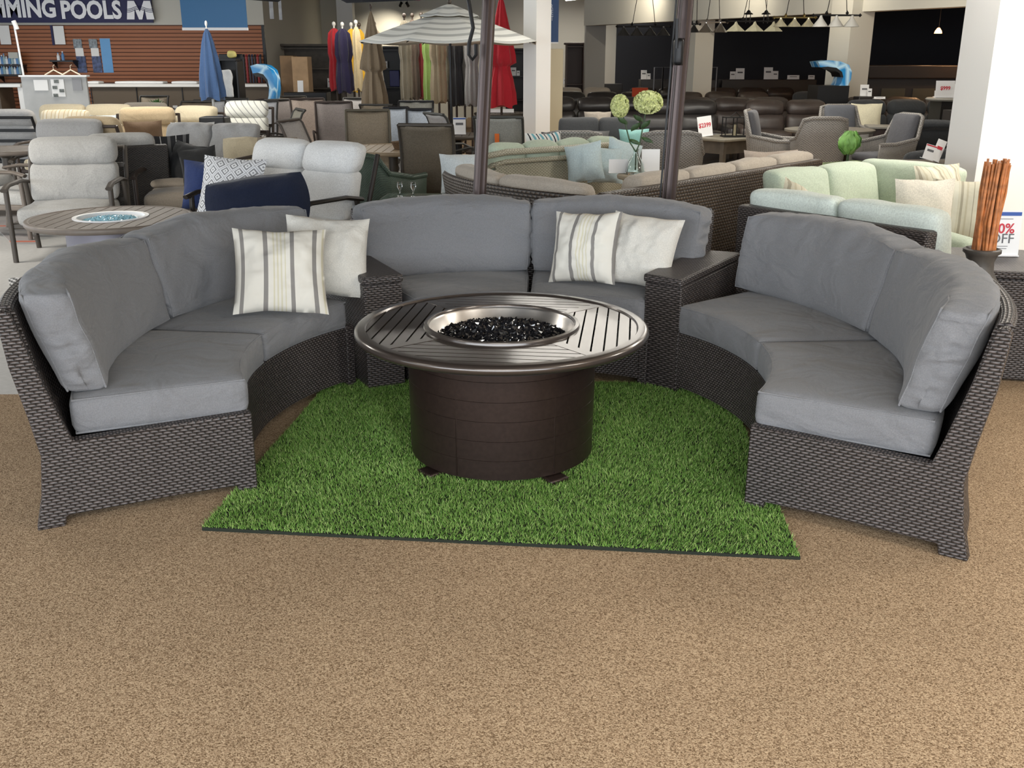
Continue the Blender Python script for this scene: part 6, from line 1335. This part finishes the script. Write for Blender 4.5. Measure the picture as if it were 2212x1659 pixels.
pillow('large cream square pillow on the pale green sectional', (*P(1992, 6.5)[:2], .47), .42, R(6), R(-8), fab('bright_cream_fabric', (.66, .62, .53)), seed=71)
sand_stripe = striped('sand_stripe', (.56, .53, .42), [(.1, (.36, .33, .25)), (.2, (.56, .53, .42)), (.32, (.48, .44, .33)), (.4, (.56, .53, .42)), (.6, (.36, .33, .25)), (.64, (.56, .53, .42)), (.8, (.62, .6, .5))], .16)
pillow('striped sand-coloured pillow right of the large cream pillow', (*P(2078, 6.55)[:2], .47), .42, R(-20), R(-18), sand_stripe, seed=72); pillow('striped pillow corner behind the large cream pillow', (*P(2025, 7.0)[:2], .50), .44, R(25), R(-16), sand_stripe, seed=73)
pillow('folded striped cream pillow on the pale green sectional, left', (*P(1726, 6.35)[:2], .47), .36, R(30), R(-30), sand_stripe, seed=74, roll=R(38)); pillow('small cream pillow lying right of the folded striped one', (*P(1796, 6.2)[:2], .47), .28, R(-20), R(-35), fab('bright_cream_fabric', (.66, .62, .53)), seed=75, roll=R(-35))
# ================================================================ VASE OF BRANCHES, TABLE, 30% OFF SIGN
vx2, vy2 = gz(2122, 538, .74)
t = thing('floor_vase', 'dark grey floor vase with a flared neck behind the right sofa', 'vase', (vx2, vy2, 0))
m = MB(); m.lathe([(.08, 0), (.10, .02), (.15, .18), (.175, .36), (.16, .48), (.10, .57), (.066, .63), (.062, .68), (.075, .715), (.088, .725), (.088, .74), (.076, .745), (.058, .72), (.05, .66), (.05, .4), (0, .38)], n=48); m.build('body', plain('grey_ceramic', (.075, .068, .06), .5, nz=.2, nscale=20), t, smooth=60)
rg = random.Random(8); brm = plain('cinnamon_wood', (.42, .15, .045), .55, nz=.4, nscale=25); top = gy(2135, 345, vy2)[1]
for k in range(40):
    a = rg.random()*2*PI; r0 = .043*math.sqrt(rg.random()); r1 = r0*1.25+.004; m = MB(); zt3 = top+rg.uniform(-.04, .01); pts = []
    for i in range(6):
        f = i/5; rr = r0+(r1-r0)*f; pts.append((rr*math.cos(a)+.006*rg.uniform(-1, 1)+.012*f, rr*math.sin(a)+.006*rg.uniform(-1, 1), .45+(zt3-.45)*f))
    m.tube(pts, [.008, .009, .008, .009, .007, .006], 6)
    tag(m.build('dried_branch', brm, loc=(vx2, vy2, 0), smooth=60), 'orange-brown dried branch standing in the dark grey floor vase', 'branch', 'dried branches in the grey vase')
t = thing('wicker_table', 'dark wicker side table at the right edge carrying the percent-off sign', 'table', (2.86, 5.22, 0), R(-14))
m = MB(); m.box((0, 0, .28), (.9, .62, .54)); m.build('body', dark_wicker, t, smooth=30, bevel=.01); m = MB(); m.box((0, 0, .575), (.96, .68, .04)); m.build('top', dark_wicker, t, smooth=30, bevel=.012)
a = gy(2136, 456, 5.35); b = gy(2198, 549, 5.35); t = price_sign(((a[0]+b[0])/2, 5.35, .597), b[0]-a[0], a[1]-.597, 'white percent-off sign with red numerals at the right edge', rz=-3, lean=-6, lines=False, band=bluep)
Hs = a[1]-.597; Ws = b[0]-a[0]
for (tx, sz, zz, mt, of) in (('30%', .075, .60, redp, .0012), ('OFF', .075, .38, greyp, 0)):
    mb = text_mb(tx, sz, depth=.0008, offset=of); M = Matrix.Rotation(R(-6), 4, 'X') @ Matrix.Translation((-.0, -.004, Hs*zz)); mb.v = [tuple(M @ Vector(p)) for p in mb.v]; mb.build('lettering', mt, t, smooth=0)
mb = MB(); mb.M = Matrix.Rotation(R(-6), 4, 'X')
for zz, w_ in ((.82, .10), (.22, .07), (.17, .06)): mb.box((0, -.004, Hs*zz), (w_, .001, .003))
mb.build('small_print', greyp, t)
# blue hanging sign behind the column, red price tag, hanging papers
a = gy(1150, -8, 18.5); b = gy(1206, 91, 18.5); t = thing('hanging_sign', 'dark blue hanging sign partly hidden behind the white column', 'sign', ((a[0]+b[0])/2, 18.5, b[1])); m = MB(); m.box((0, 0, (a[1]-b[1])/2), (b[0]-a[0], .03, a[1]-b[1])); m.build('panel', plain('sign_blue2', (.01, .05, .16), .5), t)
m = MB(); m.box((0, 0, -.01), (b[0]-a[0], .04, .02)); m.build('bottom_rail', whitep, t)
for k, (tx, py) in enumerate((('OUTDOOR', 15), ('FURNITURE', 27), ('DEPARTMENT', 40))):
    mb = text_mb(tx, .115, depth=.002, offset=.002); xs = [p[0] for p in mb.v]; q = gy(1195, py, 18.47); mx_ = max(xs); k_ = .42/(max(xs)-min(xs)); mb.v = [((p[0]-mx_)*k_, p[1], p[2]) for p in mb.v]
    o = mb.build('lettering', plain('pale_blue_letter', (.35, .4, .5), .5), t, smooth=0); o.location = (q[0]-t.location.x, -.02, q[1]-t.location.z)
a = gy(903, -2, 6.2); b = gy(923, 19, 6.2); t = thing('price_tag', 'red price tag hanging from the edge of the black umbrella canopy', 'sign', ((a[0]+b[0])/2, 5.72, b[1]+.02)); m = MB(); m.box((0, 0, .035), (.055, .003, .07)); m.build('card', plain('tag_red', (.40, .03, .06), .5), t)
mb = text_mb('1399', .022, depth=.0005, offset=.0005); mb.v = [(p[0], p[1]-.003, p[2]+.022) for p in mb.v]; mb.build('price_lettering', cardp, t, smooth=0)
m = MB(); m.tube([(0, .01, .07), (0, .01, .14)], .0015, 4); m.build('string', whitep, t)
for (x0, x1, y1_, lab) in ((580, 592, 41, 'left of two narrow papers hanging under the canopy'), (600, 610, 43, 'right of two narrow papers hanging under the canopy')):
    panel('hanging_paper', lab, 'paper', x0, -6, x1, y1_, 12.5, plain('dim_paper', (.28, .28, .29), .7, nz=.4, nscale=10), .004)
# ================================================================ BILLIARD LAMPS
def billiard_lamp(px0, px1, py, pyb, d, n, barm, shm, label, wsh=None, square=False):
    a = gy(px0, py, d); b = gy(px1, py, d); L_ = b[0]-a[0]; sh = a[1]-gy(px0, pyb, d)[1]; t = thing('billiard_lamp', label, 'pendant lamp', ((a[0]+b[0])/2, d, a[1]))
    m = MB(); m.tube([(-L_/2, 0, 0), (L_/2, 0, 0)], .014, 8)
    for s in (-1, 1): m.lathe([(0, -.03), (.03, 0), (0, .03)], (s*L_/2, 0, 0), 10)
    m.build('bar', barm, t)
    for s in (-.22, .22):
        m = MB(); m.tube([(s*L_, 0, 0), (s*L_*.2, 0, 3.2-a[1])], .006, 5); m.build('chain', black_metal, t); m = MB(); m.lathe([(0, 0), (.028, .03), (0, .07)], (s*L_, 0, 0), 10); m.build('knob', barm, t)
    for k in range(n):
        x = -L_/2+L_*(k+.5)/n; r = (wsh or L_/n)*.5; m = MB(); m.lathe([(r, -sh), (r*.97, -sh+.01), (.035, -.05), (.02, -.02), (.02, 0), (.01, 0), (.01, -.03), (.025, -.055), (r*.93, -sh+.008)], (x, 0, 0), 4 if square else 28, loop=True); m.build('lamp_shade', shm, t, smooth=30 if square else 60)
    return t
brass = plain('brass', (.6, .5, .25), .25, metal=1); glassy_cream = plain('stained_cream_glass', (.55, .52, .36), .35, nz=.12, nscale=12); greysh = plain('smoky_metal_shade', (.05, .05, .05), .3, metal=.7)
billiard_lamp(1333, 1448, 57, 77, 18, 4, black_metal, greysh, 'dark billiard lamp with four smoky shades, left of the bronze pole')
billiard_lamp(1487, 1512, 52, 70, 18, 1, black_metal, greysh, 'small dark pendant lamp just right of the bronze pole')
billiard_lamp(1510, 1572, 48, 70, 17.6, 2, steel, plain('chrome_shade', (.6, .6, .6), .15, metal=1), 'billiard lamp with two chrome cone shades')
billiard_lamp(1570, 1692, 46, 68, 17.2, 3, black_metal, glassy_cream, 'billiard lamp with three square cream glass shades', square=True)
billiard_lamp(1672, 1762, 38, 58, 16.6, 3, brass, plain('pale_brass_shade', (.62, .58, .42), .25, metal=.6), 'brass billiard lamp with three shades')
billiard_lamp(1757, 1858, 33, 58, 16.0, 3, black_metal, plain('white_grey_shade', (.4, .39, .36), .4), 'billiard lamp with dark bar and three grey-white shades, rightmost')
for (px, py, d, s_, lab, pw) in ((2027, 67, 19.5, .07, 'small glowing orange pendant in the dark alcove, left one', 22), (2119, 62, 19.0, .12, 'larger glowing orange pendant in the dark alcove, right one', 35)):
    q = gy(px, py, d); t = thing('glowing_pendant', lab, 'pendant lamp', (q[0], d, q[1])); m = MB(); m.lathe([(s_, -s_*.6), (s_*.85, 0), (s_*.3, s_*.8), (0, s_*.85)], n=20); m.build('lamp_shade', plain('amber_glass', (1, .45, .15), .4, emit=7, emitcol=(1, .42, .16)), t, smooth=60)
    m = MB(); m.lathe([(0, -s_*.5), (s_*.4, -s_*.2), (0, s_*.3)], n=12); m.build('bulb', plain('warm_bulb', (1, .8, .6), emit=25, emitcol=(1, .78, .55)), t)
    m = MB(); m.tube([(0, 0, s_*.8), (0, 0, 3.2-q[1])], .006, 5); m.build('cord', black_metal, t)
    l = bpy.data.lights.new('bulb_light', 'POINT'); l.energy = pw; l.color = (1, .6, .3); l.shadow_soft_size = .05; o = bpy.data.objects.new('bulb_light', l); COL.objects.link(o); o.parent = t; o.location = (0, -.1, -s_*1.6)

for px, lab in ((1617, 'left of two small black pagoda-shaped hanging lamps above the cream glass lamps'), (1655, 'right of two small black pagoda-shaped hanging lamps above the cream glass lamps')):
    q = gy(px, 30, 17.9); t = thing('hanging_lamp', lab, 'pendant lamp', (q[0], 17.9, q[1]))
    m = MB(); m.lathe([(.075, -.01), (.08, .0), (.03, .03), (.035, .04), (0, .07)], n=4); m.build('cap', black_metal, t)
    for dx in (-.035, .035): m = MB(); m.box((dx, 0, -.08), (.012, .012, .14)); m.build('post', black_metal, t)
    m = MB(); m.tube([(0, 0, .06), (0, 0, 3.2-q[1])], .005, 5); m.build('chain', black_metal, t)
